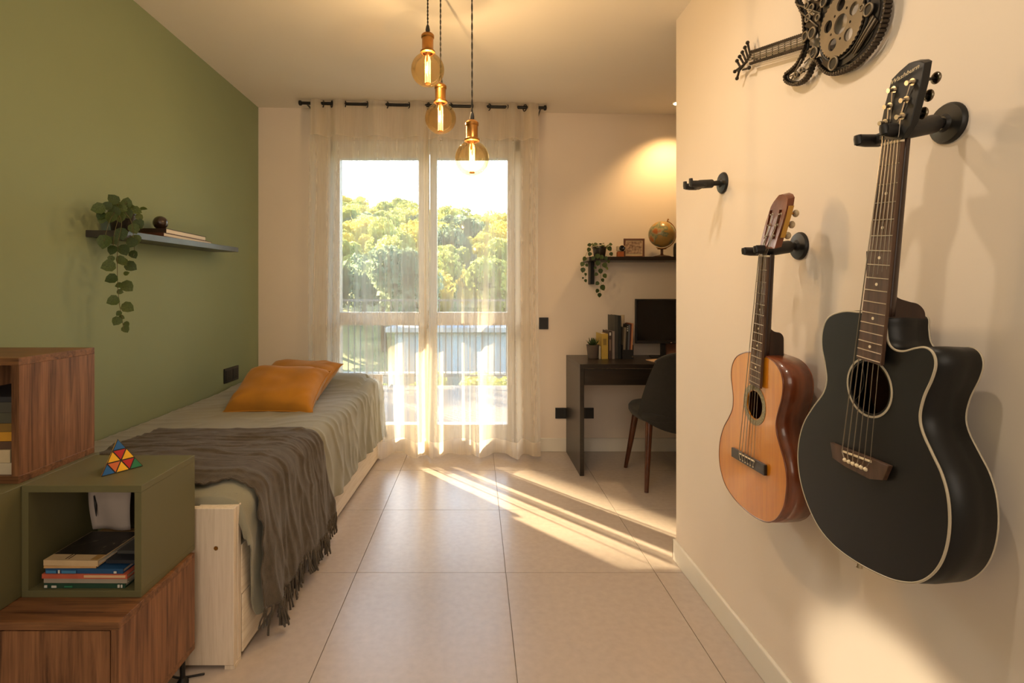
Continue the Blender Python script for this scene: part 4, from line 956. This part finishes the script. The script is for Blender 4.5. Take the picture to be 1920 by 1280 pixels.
plant('small-leaved plant trailing from a pot at the left end of the desk shelf', (at(1124, 0, 3.55)[0], 3.55, SZ + .0006), .047, .072, st, 26, .85, 9)
# ---------------------------------------------------------------- pendant lamps
def pendant(px, py, R, Y, label):
    x, _, z = at(px, py, Y); r = R * Y / F; c = Vector((x, Y, z)); top = ceil_z(x, Y)
    t = thing('pendant_lamp', label, 'pendant lamp', (x, Y, top), 'bare bulbs hanging over the room')
    prof = [(r * math.sin(a), -r * math.cos(a)) for a in [PI * i / 24 * .87 for i in range(25)]] + [(r * .34, r * 1.02), (r * .30, r * 1.10)]
    MB().lathe(prof, c, 36).build('bulb', 'amber', t, smooth=True)
    f = MB()
    for k in range(4):
        a = k * PI / 2 + .4; q = .15 * r
        f.tube([(x + q * .5 * math.cos(a), Y + q * .5 * math.sin(a), z + r * .98), (x + q * math.cos(a), Y + q * math.sin(a), z + r * .62), (x + q * math.cos(a), Y + q * math.sin(a), z - r * .80)], .0011, 6)
    fo = f.build('filament', 'filament', t, smooth=True)
    MB().cyl((x, Y, z + r * .5), (x, Y, z + r * 1.05), .004, .009).cyl((x, Y, z - r * .86), (x, Y, z - r * .80), .010, n=12).build('filament_mount', 'brass', t, smooth=40)
    s = r / .0625; h0 = z + r * .98
    MB().lathe([(.019 * s, 0), (.028 * s, .002), (.028 * s, .008), (.0235 * s, .011), (.0215 * s, .014), (.0215 * s, .056 * s), (.0245 * s, .060 * s), (.0245 * s, .068 * s), (.020 * s, .074 * s), (.010 * s, .080 * s), (0, .080 * s)], (x, Y, h0), 28).build('socket', 'brass', t, smooth=35)
    MB().lathe([(.0085 * s, 0), (.0085 * s, .012), (.006 * s, .024), (.0035, .030)], (x, Y, h0 + .079 * s), 12).build('cord_grip', 'black_matt', t, smooth=40)
    zc = h0 + .105 * s; L = top - zc; n = 90; cb = MB()
    for ph in (0, PI): cb.tube([(x + .0017 * math.cos(ph + i * .55), Y + .0017 * math.sin(ph + i * .55), zc + L * i / n) for i in range(n + 1)], .0017, 5)
    cb.build('cord', 'cord', t, smooth=True)
    MB().lathe([(0, -.008), (.012, -.008), (.014, -.006), (.014, 0), (0, 0)], (x, Y, top), 24).build('ceiling_cup', 'brass', t, smooth=40)
    light('bulb_light', 'POINT', (x, Y, z - .005), 7.6, (1.0, .76, .52), size=.006).parent = None
pendant(802, 131, 31, 1.94, 'amber globe bulb hanging highest of the three, at the left')
pendant(826, 222, 29, 2.075, 'amber globe bulb hanging at middle height, behind the highest one')
pendant(885, 297, 32, 1.88, 'amber globe bulb hanging lowest, at the right of the three')
# recessed spot in the alcove ceiling
dx, dy = 1.345, 3.42; dz = ceil_z(dx, dy)
dl = thing('recessed_spotlight', 'lit recessed ceiling spot over the desk alcove', 'spotlight', (dx, dy, dz))
MB().lathe([(.030, -.001), (.044, -.003), (.046, 0), (.030, .0)], (dx, dy, dz - .001), 28).build('trim_ring', 'skirting', dl, smooth=40)
MB().lathe([(0, -.0025), (.030, -.0025), (.030, -.001), (0, -.001)], (dx, dy, dz - .001), 24).build('lens', 'lamp', dl)
for i_, (sx, sy) in enumerate(((.12, .62), (.12, 1.42))):
    sz = ceil_z(sx, sy); r_ = thing('recessed_spotlight', ('lit recessed ceiling spot above the black guitar, out of the picture', 'lit recessed ceiling spot above the farther guitar, out of the picture')[i_], 'spotlight', (sx, sy, sz))
    MB().lathe([(.030, -.001), (.044, -.003), (.046, 0), (.030, .0)], (sx, sy, sz - .001), 28).build('trim_ring', 'skirting', r_, smooth=40)
    MB().lathe([(0, -.0025), (.030, -.0025), (.030, -.001), (0, -.001)], (sx, sy, sz - .001), 24).build('lens', 'lamp', r_)
    light('room_spot', 'SPOT', (sx, sy, sz - .02), 18, (1.0, .83, .63), (.25, .0, -1), size=.03, spot=math.radians(140), blend=.9)
light('alcove_spot', 'SPOT', (dx, dy, dz - .02), 32, (1.0, .60, .24), (.05, .12, -1), size=.03, spot=math.radians(115), blend=.7)
# ---------------------------------------------------------------- guitars on the right wall
def hanger(label, py, Yh, reach, drop=.008, fat=1, w=.026, name='guitar_hanger', tips=1):
    """flange on the wall, arm towards the room, two padded prongs"""
    z = at(0, py, Yh)[2] if py > 0 else -py; xw = XR
    t = thing(name, label, 'wall hook', (xw, Yh, z))
    MB().lathe([(0, 0), (.036, 0), (.036, .004), (.033, .008), (.016, .011), (.012, .016), (0, .016)], (xw, Yh, z), 32, (-1, 0, 0)).build('flange', 'black_metal', t, smooth=40)
    for a in (.6, 2.7, 4.7): MB().lathe([(0, 0), (.0035, 0), (.003, .002), (0, .002)], (xw - .006, Yh + .025 * math.cos(a), z + .025 * math.sin(a)), 10, (-1, 0, 0)).build('screw', 'chrome', t)
    MB().tube([(xw - .012, Yh, z), (xw - .030, Yh, z - .001), (xw - reach + .03, Yh - (w if fat > 1 else 0), z - drop)], [.010, .0085, .0085], 14).build('arm', 'black_metal', t, smooth=40)
    xe = xw - reach; zc = z - drop
    if fat > 1:
        a_, b_ = Vector((xw - .030, Yh - .003, z - .002)), Vector((xe + .020, Yh - w, zc))
        MB().tube([a_, a_.lerp(b_, .06), a_.lerp(b_, .94), b_], [.012, .0165, .0165, .013], 20).build('arm_sleeve', 'black_matt', t, smooth=40)
    else: MB().lathe([(0, 0), (.0125, 0), (.0145, .003), (.0145, .046), (.0125, .052), (0, .052)], (xw - .036, Yh, z - .002), 20, (-1, 0, -.05)).build('arm_sleeve', 'black_matt', t, smooth=40)
    MB().box(xe + .012, xe + .040, Yh - w - .006, Yh + w + .006, zc - .010, zc + .010).build('yoke', 'black_matt', t, bevel=.004)
    for s in (-1, 1):
        MB().tube([(xe + .026, Yh + s * w, zc), (xe + .004, Yh + s * w, zc), (xe - .012, Yh + s * w, zc + .001)], [.0115, .0115, .0105], 14).build('prong', 'black_matt', t, smooth=40)
        if tips: MB().tube([(xe - .010, Yh + s * w, zc - .006), (xe - .012, Yh + s * w, zc + .004), (xe - .013, Yh + s * w, zc + (.018 if tips == 2 else .010))], [.008, .0075, .006], 12).build('prong_tip', 'black_matt', t, smooth=40)
    return t
def guitar(name, label, cat, spec):
    Xf, Xb = spec['Xf'], spec['Xb']
    out = smoothloop([wall(px, py, Xf) for px, py in spec['outline']], 5)
    r = thing(name, label, cat, tuple(spec['pin']))
    hc = Vector(spec['hole']); hr = spec['hr']
    hole = [hc + Vector((0, math.cos(q), math.sin(q))) * hr for q in [-2 * PI * i / 40 for i in range(40)]]
    MB().slab(out, (.003, 0, 0), [hole]).build('soundboard', spec['top'], r, smooth=30)
    side = MB(); k = len(out); cb = sum(out, Vector()) / k
    ringv = []
    for j, (xx, sc) in enumerate(((Xf + .0032, 1), (lerp(Xf, Xb, .5), 1.004), (Xb, .992))):
        ringv.append([Vector((xx, cb.y + (p.y - cb.y) * sc, cb.z + (p.z - cb.z) * sc)) for p in out])
    side.grid([rv + [rv[0]] for rv in ringv]); side.build('side', spec['side'], r, smooth=40, thick=.0025)
    MB().slab(ringv[-1], (.004, 0, 0)).build('back', spec['side'], r, smooth=30)
    MB().tube([p + Vector((.0012, 0, 0)) for p in out], spec.get('bw', .0028), 6, True).build('binding', spec['bind'], r, smooth=True)
    if spec.get('bind2'): MB().tube([p + Vector((.001, 0, 0)) for p in ringv[-1]], .0022, 6, True).build('back_binding', spec['bind2'], r, smooth=True)
    ic = [hc + Vector((Xb - Xf - .004, math.cos(q) * hr * 2.0, math.sin(q) * hr * 2.0)) for q in [2 * PI * i / 24 for i in range(24)]]
    MB().slab(ic, (.002, 0, 0)).build('inner_back', 'inside', r)
    # rosette
    ri, ro = spec['ros']; n = 48
    a1 = [hc + Vector((-.0002, math.cos(q) * ro, math.sin(q) * ro)) for q in [2 * PI * i / n for i in range(n)]]
    a2 = [hc + Vector((-.0002, math.cos(q) * ri, math.sin(q) * ri)) for q in [2 * PI * i / n for i in range(n)]][::-1]
    MB().slab(a1, (-.0009, 0, 0), [a2]).build('rosette', spec['rosm'], r)
    # neck plane
    N0, N1 = Vector(spec['nut']), Vector(spec['fend']); ax = (N1 - N0).normalized(); sd = Vector((0, 1, 0)); sd = (sd - ax * ax.dot(sd)).normalized()
    w0, w1 = spec['w0'] / 2, spec['w1'] / 2; Lf = (N1 - N0).length
    th = .006
    def P3(t, u, d): c = N0 + ax * t; w = lerp(w0, w1, t / Lf); return c + sd * (w * u) + Vector((d, 0, 0))
    fb = MB().hexa([P3(0, -1, th), P3(0, 1, th), P3(Lf, 1, th), P3(Lf, -1, th), P3(0, -1, 0), P3(0, 1, 0), P3(Lf, 1, 0), P3(Lf, -1, 0)])
    fo = fb.build('fretboard', 'fret', r)
    scale = spec['scale']
    for k in range(1, spec['nf'] + 1):
        t = scale * (1 - 2 ** (-k / 12))
        if t < Lf - .003: MB().tube([P3(t, -.98, -.0004), P3(t, .98, -.0004)], .0011, 5).build('fret_wire', 'chrome', fo)
    for k in spec['dots']:
        t = scale * (1 - 2 ** (-(k - .5) / 12))
        if t < Lf: MB().lathe([(0, 0), (.0028, 0), (.0028, .0006), (0, .0006)], P3(t, 0, 0), 12, (-1, 0, 0)).build('inlay_dot', 'bone', fo)
    MB().hexa([P3(-.004, -1, .005), P3(-.004, 1, .005), P3(0, 1, .005), P3(0, -1, .005), P3(-.004, -1, -.0022), P3(-.004, 1, -.0022), P3(0, 1, -.0018), P3(0, -1, -.0018)]).build('nut', 'bone', r)
    # neck back, half round
    rows = []; Ln = spec['neckL']
    for j in range(17):
        t = lerp(-.006, Ln, j / 16); w = lerp(w0, w1, min(1, max(0, t) / Lf)); dep = lerp(.018, .024, j / 16)
        c = N0 + ax * t + Vector((th, 0, 0)); rows.append([c + sd * (w * math.cos(q)) + Vector((dep * math.sin(q), 0, 0)) for q in [PI * i / 14 for i in range(15)]])
    MB().grid(rows).build('neck', 'neck' if not spec.get('neckm') else spec['neckm'], r, smooth=True, thick=.002)
    hp = spec['heel']; hy = spec['heelY']; hw = .021
    pts = smoothpath([(x, hy, z) for x, z in hp[:-1]], 4) + [Vector((hp[-1][0], hy, hp[-1][1]))]
    MB().slab([p + Vector((0, -hw, 0)) for p in pts], (0, 2 * hw, 0)).build('heel', 'neck' if not spec.get('neckm') else spec['neckm'], r, smooth=50, bevel=.003)
    # headstock
    hs = [Vector(p) for p in spec['head']]
    holes = [[Vector(p) for p in h] for h in spec.get('slots', [])]
    MB().slab(hs, spec['headoff'], holes).build('headstock', spec['headm'], r, smooth=35, bevel=.001 if not holes else 0)
    # bridge, saddle, pins
    bo = [Vector(wall(px, py, Xf - .0003)) for px, py in spec['bridge']]
    br = MB().slab(bo, (-.008, 0, 0)).build('bridge', spec['bridgem'], r, bevel=.002)
    s0, s1 = [Vector(wall(px, py, Xf - .0085)) for px, py in spec['saddle']]
    MB().tube([s0, s1], .0022, 6).build('saddle', 'bone', br)
    pins = []
    p0, p1 = [Vector(wall(px, py, Xf - .0085)) for px, py in spec['pins']]
    for i in range(6):
        p = p0.lerp(p1, i / 5); pins.append(p); MB().ball(p, spec.get('pinr', .0034), 10, 8).build('bridge_pin', 'bone', br, smooth=True)
    # strings
    for i in range(6):
        u = lerp(.80, -.80, i / 5); a = N0 + sd * (w0 * u) + Vector((-.0030, 0, 0)); s = s0.lerp(s1, i / 5) + Vector((-.0024, 0, 0)); q = pins[i] + Vector((-.001, 0, 0))
        MB().tube([spec['posts'][i], a, s, q], lerp(.0007, .0004, i / 5) * spec.get('strw', 1), 5).build('string', 'string', r)
    return r
# ---- black steel-string guitar
XfB, XbB = .725, .800
bo_ = [(1611, 585.5), (1582, 584), (1554.8, 594), (1543.4, 617), (1541.5, 649), (1547.5, 683), (1550.5, 712), (1544, 737), (1525, 763), (1507, 793.7), (1497.5, 832), (1497, 875), (1507, 925), (1530, 979.5), (1561.5, 1020), (1607, 1054), (1661, 1081.5), (1697.5, 1091), (1726, 1089), (1752, 1071), (1770, 1038.4), (1779, 990), (1777, 936), (1765.4, 890), (1747, 850), (1729.5, 811), (1724, 780), (1731.5, 744), (1747, 709), (1753.5, 682), (1748, 661), (1734, 651.5), (1715.6, 653), (1693, 658.7), (1675, 654.5), (1664, 640), (1660.5, 615), (1659, 594), (1640, 588)]
nutB = Vector((.722, .893, 1.382)); endB = Vector((.7125, .9335, .998))
hdY = lambda px, X: X * F / (px - CX)
def hd(px, py, X): return wall(px, py, X)
headB = [hd(px, py, X) for px, py, X in ((1647, 262, .718), (1650, 240, .720), (1660, 192, .728), (1671.4, 149, .736), (1688, 132, .739), (1703, 119, .742), (1712, 115.5, .743), (1727, 115, .744), (1733, 118, .7435), (1727, 155, .737), (1717, 195, .730), (1706, 235, .722), (1690, 262, .718))]
postsB = [hd(1657, 230, .716), hd(1666, 199, .723), hd(1673.5, 168.5, .729), hd(1708, 154, .732), hd(1697, 187, .726), hd(1689, 218, .720)]
gB = guitar('acoustic_guitar', 'black cutaway acoustic guitar with cream binding, the nearer guitar on the wall', 'guitar', dict(
    Xf=XfB, Xb=XbB, outline=bo_, pin=(.76, .971, .62), hole=(XfB, .9485, .9485), hr=.0475, top='gblack', side='gblack', bind='bind', bind2='bind', bw=.0021,
    ros=(.0515, .0552), rosm='bind', nut=nutB, fend=endB, w0=.043, w1=.058, scale=.632, nf=20, dots=(3, 5, 7, 9, 12, 15), neckL=.30,
    heel=[(.722, 1.20), (.726, 1.15), (.742, 1.118), (.764, 1.108), (.782, 1.103), (.7935, 1.090), (.7945, 1.07), (.7945, 1.02), (.724, 1.02)], heelY=.930,
    head=headB, headoff=(.014, -.0, .004), headm='gblack', bridge=[(1563.8, 829), (1582, 836.8), (1636, 857), (1675, 873), (1663.5, 900), (1638.6, 898), (1593, 875), (1568, 858)],
    bridgem='fret', saddle=[(1581, 846), (1634, 865.5)], pins=[(1584.5, 862), (1623.5, 879.5)], pinr=.0042, posts=postsB, strw=1.5))
# script name on the headstock in thin gold lettering, tuners
tc_ = bpy.data.curves.new('headstock_lettering', 'FONT'); tc_.body = 'Washburn'; tc_.size = .0120; tc_.extrude = .0002; tc_.shear = .35; tc_.align_x = 'CENTER'
to = bpy.data.objects.new('headstock_lettering', tc_); C.objects.link(to)
def text_mesh(o, m, parent, mtx, name='lettering'):
    dg = bpy.context.evaluated_depsgraph_get(); me = bpy.data.meshes.new_from_object(o.evaluated_get(dg)); me.materials.clear(); me.materials.append(M[m])
    bpy.data.objects.remove(o); n = bpy.data.objects.new(name, me); C.objects.link(n); n.parent = parent
    n.matrix_local = Matrix.Translation(-org[parent.name]) @ mtx; org[n.name] = org[parent.name]; return n
A0 = Vector(hd(1677, 157, .732)); A1 = Vector(hd(1718, 132, .7385)); xd = (A1 - A0).normalized(); upv = Vector(hd(1700, 115, .742)) - Vector(hd(1697, 187, .726)); zd = xd.cross(upv).normalized(); yd = zd.cross(xd)
if zd.x > 0: zd = -zd; yd = zd.cross(xd)
mt = Matrix((xd, yd, zd)).transposed().to_4x4(); mt.translation = (A0 + A1) / 2 + zd * .0022
text_mesh(to, 'pale_gold', gB, mt, 'headstock_lettering')
def tuner(g, post, knob, km, kr, stem_m='black_metal', kflat=.45, k=1.0):
    post = Vector(post); knob = Vector(knob)
    MB().lathe([(0, -.004), (.0062 * k, -.004), (.0062 * k, -.002), (.0032 * k, -.002), (.0032 * k, .006 * k), (.0042 * k, .006 * k), (.0042 * k, .008 * k), (0, .008 * k)], post, 14, (-1, 0, -.2)).build('tuner_post', 'chrome', g, smooth=40)
    if knob.length:
        tn_ = MB().tube([post + Vector((.014, -.008, 0)), knob], .0026, 8).build('tuner_shaft', stem_m, g, smooth=True)
        MB().ball(knob, kr, 16, 10, (kflat, 1.0, 1.05)).build('tuner_knob', km, tn_, smooth=True)
M['knob'] = mat('smoked_chrome_knob', (.20, .17, .13), .22, metal=1, var=.2, scale=30)
kB = [hd(1731, 212, .757), hd(1741.6, 179, .765), hd(1755, 146, .772)]
for i, pst in enumerate(postsB):
    if i >= 3: tuner(gB, pst, kB[5 - i], 'knob', .0098)
    else: tuner(gB, pst, Vector(pst) + Vector((.018, .016, .001)), 'knob', .006)
MB().cyl(Vector(wall(1612, 1052, XfB + .03)), Vector(wall(1612, 1052, XfB + .03)) + Vector((0, .001, -.012)), .004, .006).build('strap_pin', 'chrome', gB, smooth=40)
MB().box(.762, .790, .868, .9, .6325, .6345).build('output_jack_plate', 'black_metal', gB)
hanger('black guitar hanger holding the black acoustic guitar by its neck', 231, .915, .128, .022, 2, w=.030)
# ---- classical guitar
XfC, XbC = .735, .806
co_ = [(1409, 660), (1394, 661.6), (1381, 669), (1373.5, 683), (1371, 703), (1373, 724), (1375, 745), (1373.5, 765.5), (1367, 782), (1357, 801), (1350.5, 825), (1348.5, 851.7), (1351, 878), (1358.6, 905), (1370.5, 926), (1385, 943.7), (1403, 960), (1421, 972), (1437, 978), (1450.7, 975.8), (1461, 966), (1470, 946.7), (1474.4, 917), (1474.4, 890), (1470, 863.5), (1462.5, 836.8), (1456.3, 813), (1455, 792), (1459.6, 769), (1465.5, 747.7), (1468, 724), (1465.5, 703), (1457.5, 686), (1445.5, 673.5), (1432, 667)]
nutC = Vector((.730, 1.306, 1.216)); endC = Vector((.7245, 1.338, .882))
headC = [hd(px, py, X) for px, py, X in ((1424, 466, .731), (1428, 446, .735), (1436, 415, .742), (1445, 388, .750), (1450, 379, .752), (1456, 371, .755), (1460.5, 365.5, .757), (1467, 364, .757), (1474, 367, .756), (1477, 373, .754), (1474.5, 390, .750), (1467, 418, .742), (1458, 446, .735), (1452, 466, .731))]
def quad(c, px): return [hd(a, b_, X) for a, b_, X in px]
slC = [quad(0, ((1432, 448, .735), (1436, 448, .735), (1448.5, 394, .748), (1444, 394, .748))), quad(0, ((1447.5, 448, .735), (1452.5, 448, .735), (1466.5, 393, .7485), (1461.5, 393, .7485)))]
postsC = [hd(1436.5, 442.5, .733), hd(1442, 422, .738), hd(1447.5, 402, .743), hd(1463, 401, .743), hd(1456, 421.5, .738), hd(1449.5, 442, .733)]
gC = guitar('classical_guitar', 'orange-topped classical guitar with a slotted red-brown headstock, the farther guitar on the wall', 'guitar', dict(
    Xf=XfC, Xb=XbC, outline=co_, pin=(.77, 1.386, .545), hole=(XfC, 1.357, .829), hr=.037, top='gorange', side='gside', bind='gside', bw=.0022,
    ros=(.039, .0535), rosm='rosette', nut=nutC, fend=endC, w0=.040, w1=.051, scale=.590, nf=18, dots=(5, 7, 9, 12), neckL=.255,
    heel=[(.737, 1.10), (.738, 1.065), (.746, 1.040), (.760, 1.026), (.776, 1.022), (.784, 1.012), (.785, .995), (.785, .963), (.737, .963)], heelY=1.332,
    head=headC, headoff=(.017, 0, .004), headm='head_red', slots=slC, bridge=[(1376, 838), (1439, 871.5), (1439, 892), (1376, 855)],
    bridgem='desk', saddle=[(1387, 850), (1415, 865)], pins=[(1388, 861), (1412, 875)], pinr=.0020, posts=postsC, strw=1.5))
pl = Vector((-.0, -.001, 0))
sp_ = [Vector(hd(px, py, X)) for px, py, X in ((1477.5, 387, .752), (1470.5, 414, .744), (1461, 447, .737), (1457, 447, .752), (1466.5, 412, .760), (1474, 386, .767))]
sp_ = [Vector((p.x, p.y - .002, p.z)) for p in sp_]
MB().slab([Vector((.754, 1.2395, 1.334)), Vector((.739, 1.2515, 1.258)), Vector((.751, 1.2515, 1.258)), Vector((.766, 1.2395, 1.334))], (0, -.0025, 0)).build('tuner_plate', 'gold', gC)
M['pearl'] = mat('pale_pearl_button', (.48, .38, .24), .3, var=.15, scale=30)
kC = [hd(1477, 441.5, .768), hd(1484.5, 421, .774), hd(1492, 400, .780)]
for i, pst in enumerate(postsC):
    if i >= 3: tuner(gC, pst, kC[5 - i], 'pearl', .0088, 'brass', .8, .45)
    else: tuner(gC, pst, Vector(pst) + Vector((.012, .020, 0)), 'pearl', .006, 'brass', .45, .45)
hanger('black guitar hanger holding the classical guitar by its neck', 461, 1.337, .118, .012, 2, w=.029)
hanger('empty black guitar hanger nearest the wall end, holding nothing', 343, 1.753, .108, w=.024, tips=2)
# ---------------------------------------------------------------- guitar sculpture welded from gears and chain
XS_ = .826
def AW(px, py, d=0): v = Vector(wall(px, py, XS_)); v.x -= d; return v
art = thing('metal_guitar_sculpture', 'wall sculpture of an electric guitar welded from bicycle chain and gears', 'wall art', tuple(AW(1560, 45)))
u_ = Vector((0, 0, 0))
def artpath(pts, k=8, closed=True):
    P = [AW(a, b_) for a, b_ in pts]; return smoothloop(P, k) if closed else smoothpath(P, k)
body = [(1511, 62), (1509, 30), (1503, 14), (1497, 2), (1500, -14), (1512, -22), (1528, -20), (1546, -30), (1575, -48), (1610, -55), (1645, -40), (1664, -12), (1665, 4), (1659, 40), (1645, 75), (1625, 102), (1600, 124), (1575, 136), (1558, 138), (1543, 128), (1533, 113), (1524, 122), (1517, 140), (1505, 153), (1490, 158), (1476, 152), (1475, 140), (1487, 130), (1498, 118), (1508, 98), (1511, 86)]
loop = artpath(body, 6)
def even(path, step, closed=True):
    P = list(path) + ([path[0]] if closed else []); out = [P[0]]; acc = 0
    for a, b_ in zip(P, P[1:]):
        L = (b_ - a).length; t = step - acc
        while t <= L: out.append(a + (b_ - a) * t / L); t += step
        acc = (acc + L) % step if L else acc
    return out
ev = even(loop, .0085)
# chain: one roller mesh and one side plate mesh, repeated along the outline
rm = MB().lathe([(0, -.006), (.0042, -.007), (.0050, -.003), (.0050, .003), (.0042, .007), (0, .006)], (0, 0, 0), 8, (1, 0, 0)); r_me = bpy.data.meshes.new('chain_roller'); r_me.from_pydata(rm.v, [], rm.f); r_me.materials.append(M['steel_art'])
pm_ = MB().hexa([(-.0045, -.0085 / 2 - .001, -.0022), (-.0060, -.0085 / 2 - .001, -.0022), (-.0060, .0085 / 2 + .001, -.0022), (-.0045, .0085 / 2 + .001, -.0022), (-.0045, -.0085 / 2 - .001, .0022), (-.0060, -.0085 / 2 - .001, .0022), (-.0060, .0085 / 2 + .001, .0022), (-.0045, .0085 / 2 + .001, .0022)])
p_me = bpy.data.meshes.new('chain_plate'); p_me.from_pydata(pm_.v, [], pm_.f); p_me.materials.append(M['black_metal'])
ao = org[art.name]; cnt = 0
for i in range(len(ev) - 1):
    a, b_ = ev[i], ev[i + 1]
    o = bpy.data.objects.new('chain_roller', r_me); C.objects.link(o); o.parent = art; o.location = a - ao
    d = (b_ - a).normalized(); o2 = bpy.data.objects.new('chain_plate', p_me); C.objects.link(o2); o2.parent = art
    o2.matrix_local = Matrix.Translation((a + b_) / 2 - ao) @ Matrix(((1, 0, 0), (0, d.y, -d.z), (0, d.z, d.y))).to_4x4()
# inner strip following the outline
inner = [p + (Vector((XS_, AW(1590, 40).y, AW(1590, 40).z)) - p).normalized() * .008 for p in loop]
MB().tube(inner, .0028, 5, True).build('inner_bar', 'black_metal', art, smooth=True)
# big gear disc with holes
gc = AW(1584, 45, .006); R_ = .068
def circ(c, r, n=28, ph=0): return [c + Vector((0, math.cos(q) * r, math.sin(q) * r)) for q in [ph + 2 * PI * i / n for i in range(n)]]
teeth = []
for i in range(44 * 2):
    q = 2 * PI * i / 88; rr = R_ + (.0028 if i % 2 else -.0008); teeth.append(gc + Vector((0, math.cos(q) * rr, math.sin(q) * rr)))
holes = [circ(gc, .021)[::-1]] + [circ(gc + Vector((0, math.cos(q) * .043, math.sin(q) * .043)), .0135, 18)[::-1] for q in [.35 + 2 * PI * k / 5 for k in range(5)]] + [circ(gc + Vector((0, math.cos(q) * .032, math.sin(q) * .032)), .0032, 8)[::-1] for q in [.35 + PI / 5 + 2 * PI * k / 5 for k in range(5)]]
MB().slab(teeth, (-.004, 0, 0), holes).build('gear_disc', 'gear', art)
MB().tube(circ(gc + Vector((.002, 0, 0)), R_ + .008, 60), .0036, 6, True).build('gear_rim', 'black_metal', art, smooth=True)
for px, py, r in ((1529, 15, .0085), (1552, 4, .010), (1541, 33, .007), (1517, 68, .0105), (1530, 62, .0125), (1533, 99, .013), (1570, 119, .014), (1637, 18, .012), (1522, 34, .0085), (1625, 14, .006), (1520, 10, .007), (1500, 140, .006), (1510, 132, .006), (1541, -8, .010)):
    c = AW(px, py, .010); MB().ring(c, r, .0024, (1, 0, 0), 22, 6).build('washer', 'gear', art, smooth=True)
    MB().cyl(c + Vector((.008, 0, 0)), c + Vector((.0005, 0, 0)), r * .8, n=12).build('hub', 'black_metal', art)
for pts in ([(1516, 96), (1530, 112), (1540, 88)], [(1545, 120), (1560, 130), (1556, 95)], [(1512, 50), (1542, 60), (1545, 10)], [(1610, 100), (1652, 40), (1640, 25)], [(1515, 5), (1560, -20), (1535, 20)]):
    MB().slab([AW(a, b_, .001) for a, b_ in pts], (-.005, 0, 0)).build('plate', 'steel_art', art)
for a, b_ in (((1606, 100), (1646, 30)), ((1609, 103), (1650, 34)), ((1490, 150), (1510, 110)), ((1487, 143), (1520, 130)), ((1500, 8), (1545, 25)), ((1505, 20), (1540, 50)), ((1515, 118), (1534, 100))):
    MB().tube([AW(*a, .009), AW(*b_, .009)], .0018, 6).build('rod', 'gear', art, smooth=True)
# neck: two toothed bars and strings
nb0, nb1 = [(1514, 62), (1514, 89)], [(1410, 97), (1410, 121)]
for k in (0, 1):
    A2, B2 = AW(*nb0[k], .004), AW(*nb1[k], .004); zoff = Vector((0, 0, -.006 if k == 0 else .006)); n = 60
    top = [A2.lerp(B2, i / n) + Vector((0, 0, (.0022 if i % 2 else 0) * (1 if k == 0 else -1))) for i in range(n + 1)]; low = [A2.lerp(B2, i / n) + zoff for i in range(n + 1)][::-1]
    MB().slab(top + low, (-.005, 0, 0)).build('toothed_bar', 'steel_art', art)
for k in range(4):
    t = .28 + k * .15; A2 = AW(1514, lerp(62, 89, t), .006); B2 = AW(1404, lerp(97, 121, t), .006)
    MB().tube([A2, B2], .0017, 5).build('neck_rod', 'gear', art)
for i in range(9):
    t = (i + .5) / 9; MB().tube([AW(lerp(1514, 1410, t), lerp(62, 97, t) + 1, .003), AW(lerp(1514, 1410, t), lerp(89, 121, t) - 1, .003)], .0014, 5).build('cross_bar', 'black_metal', art)
for a, b_ in (((1411, 103), (1406, 80)), ((1407, 109), (1401, 89)), ((1403, 114), (1396, 98)), ((1399, 120), (1391, 106)), ((1394, 129), (1386, 114)), ((1405, 116), (1382, 134)), ((1392, 128), (1386, 147)), ((1397, 131), (1409, 127))):
    P0, P1 = AW(*a, .007), AW(*b_, .007); MB().tube([P0, P0.lerp(P1, .6), P1], [.0030, .0034, .0040], 6).ball(P1, .0058, 10, 6).build('head_peg', 'steel_art', art, smooth=True)
MB().tube(smoothpath([AW(1414, 95, .006), AW(1408, 108, .006), AW(1398, 122, .006), AW(1388, 134, .006)], 4), .0042, 6).build('head_bar', 'steel_art', art, smooth=True)
bk = smoothloop([AW(a, b_, .0005) for a, b_ in ((1540, -14), (1575, -38), (1610, -44), (1640, -28), (1653, 0), (1648, 36), (1635, 70), (1614, 98), (1590, 118), (1568, 127), (1550, 122), (1541, 100), (1536, 60), (1530, 20))], 4)
MB().slab(bk, (-.003, 0, 0), [circ(Vector((bk[0].x, gc.y, gc.z)), .056, 40)[::-1]]).build('backing_plate', 'black_metal', art)
for py in (64, 88): MB().cyl(AW(1512, py, -.012), AW(1512, py, .004), .003).build('standoff', 'black_metal', art)
MB().cyl(AW(1584, 118, -.016), AW(1584, 118, .0), .003).cyl(AW(1410, 110, -.016), AW(1410, 110, .0), .003).build('standoff', 'black_metal', art)
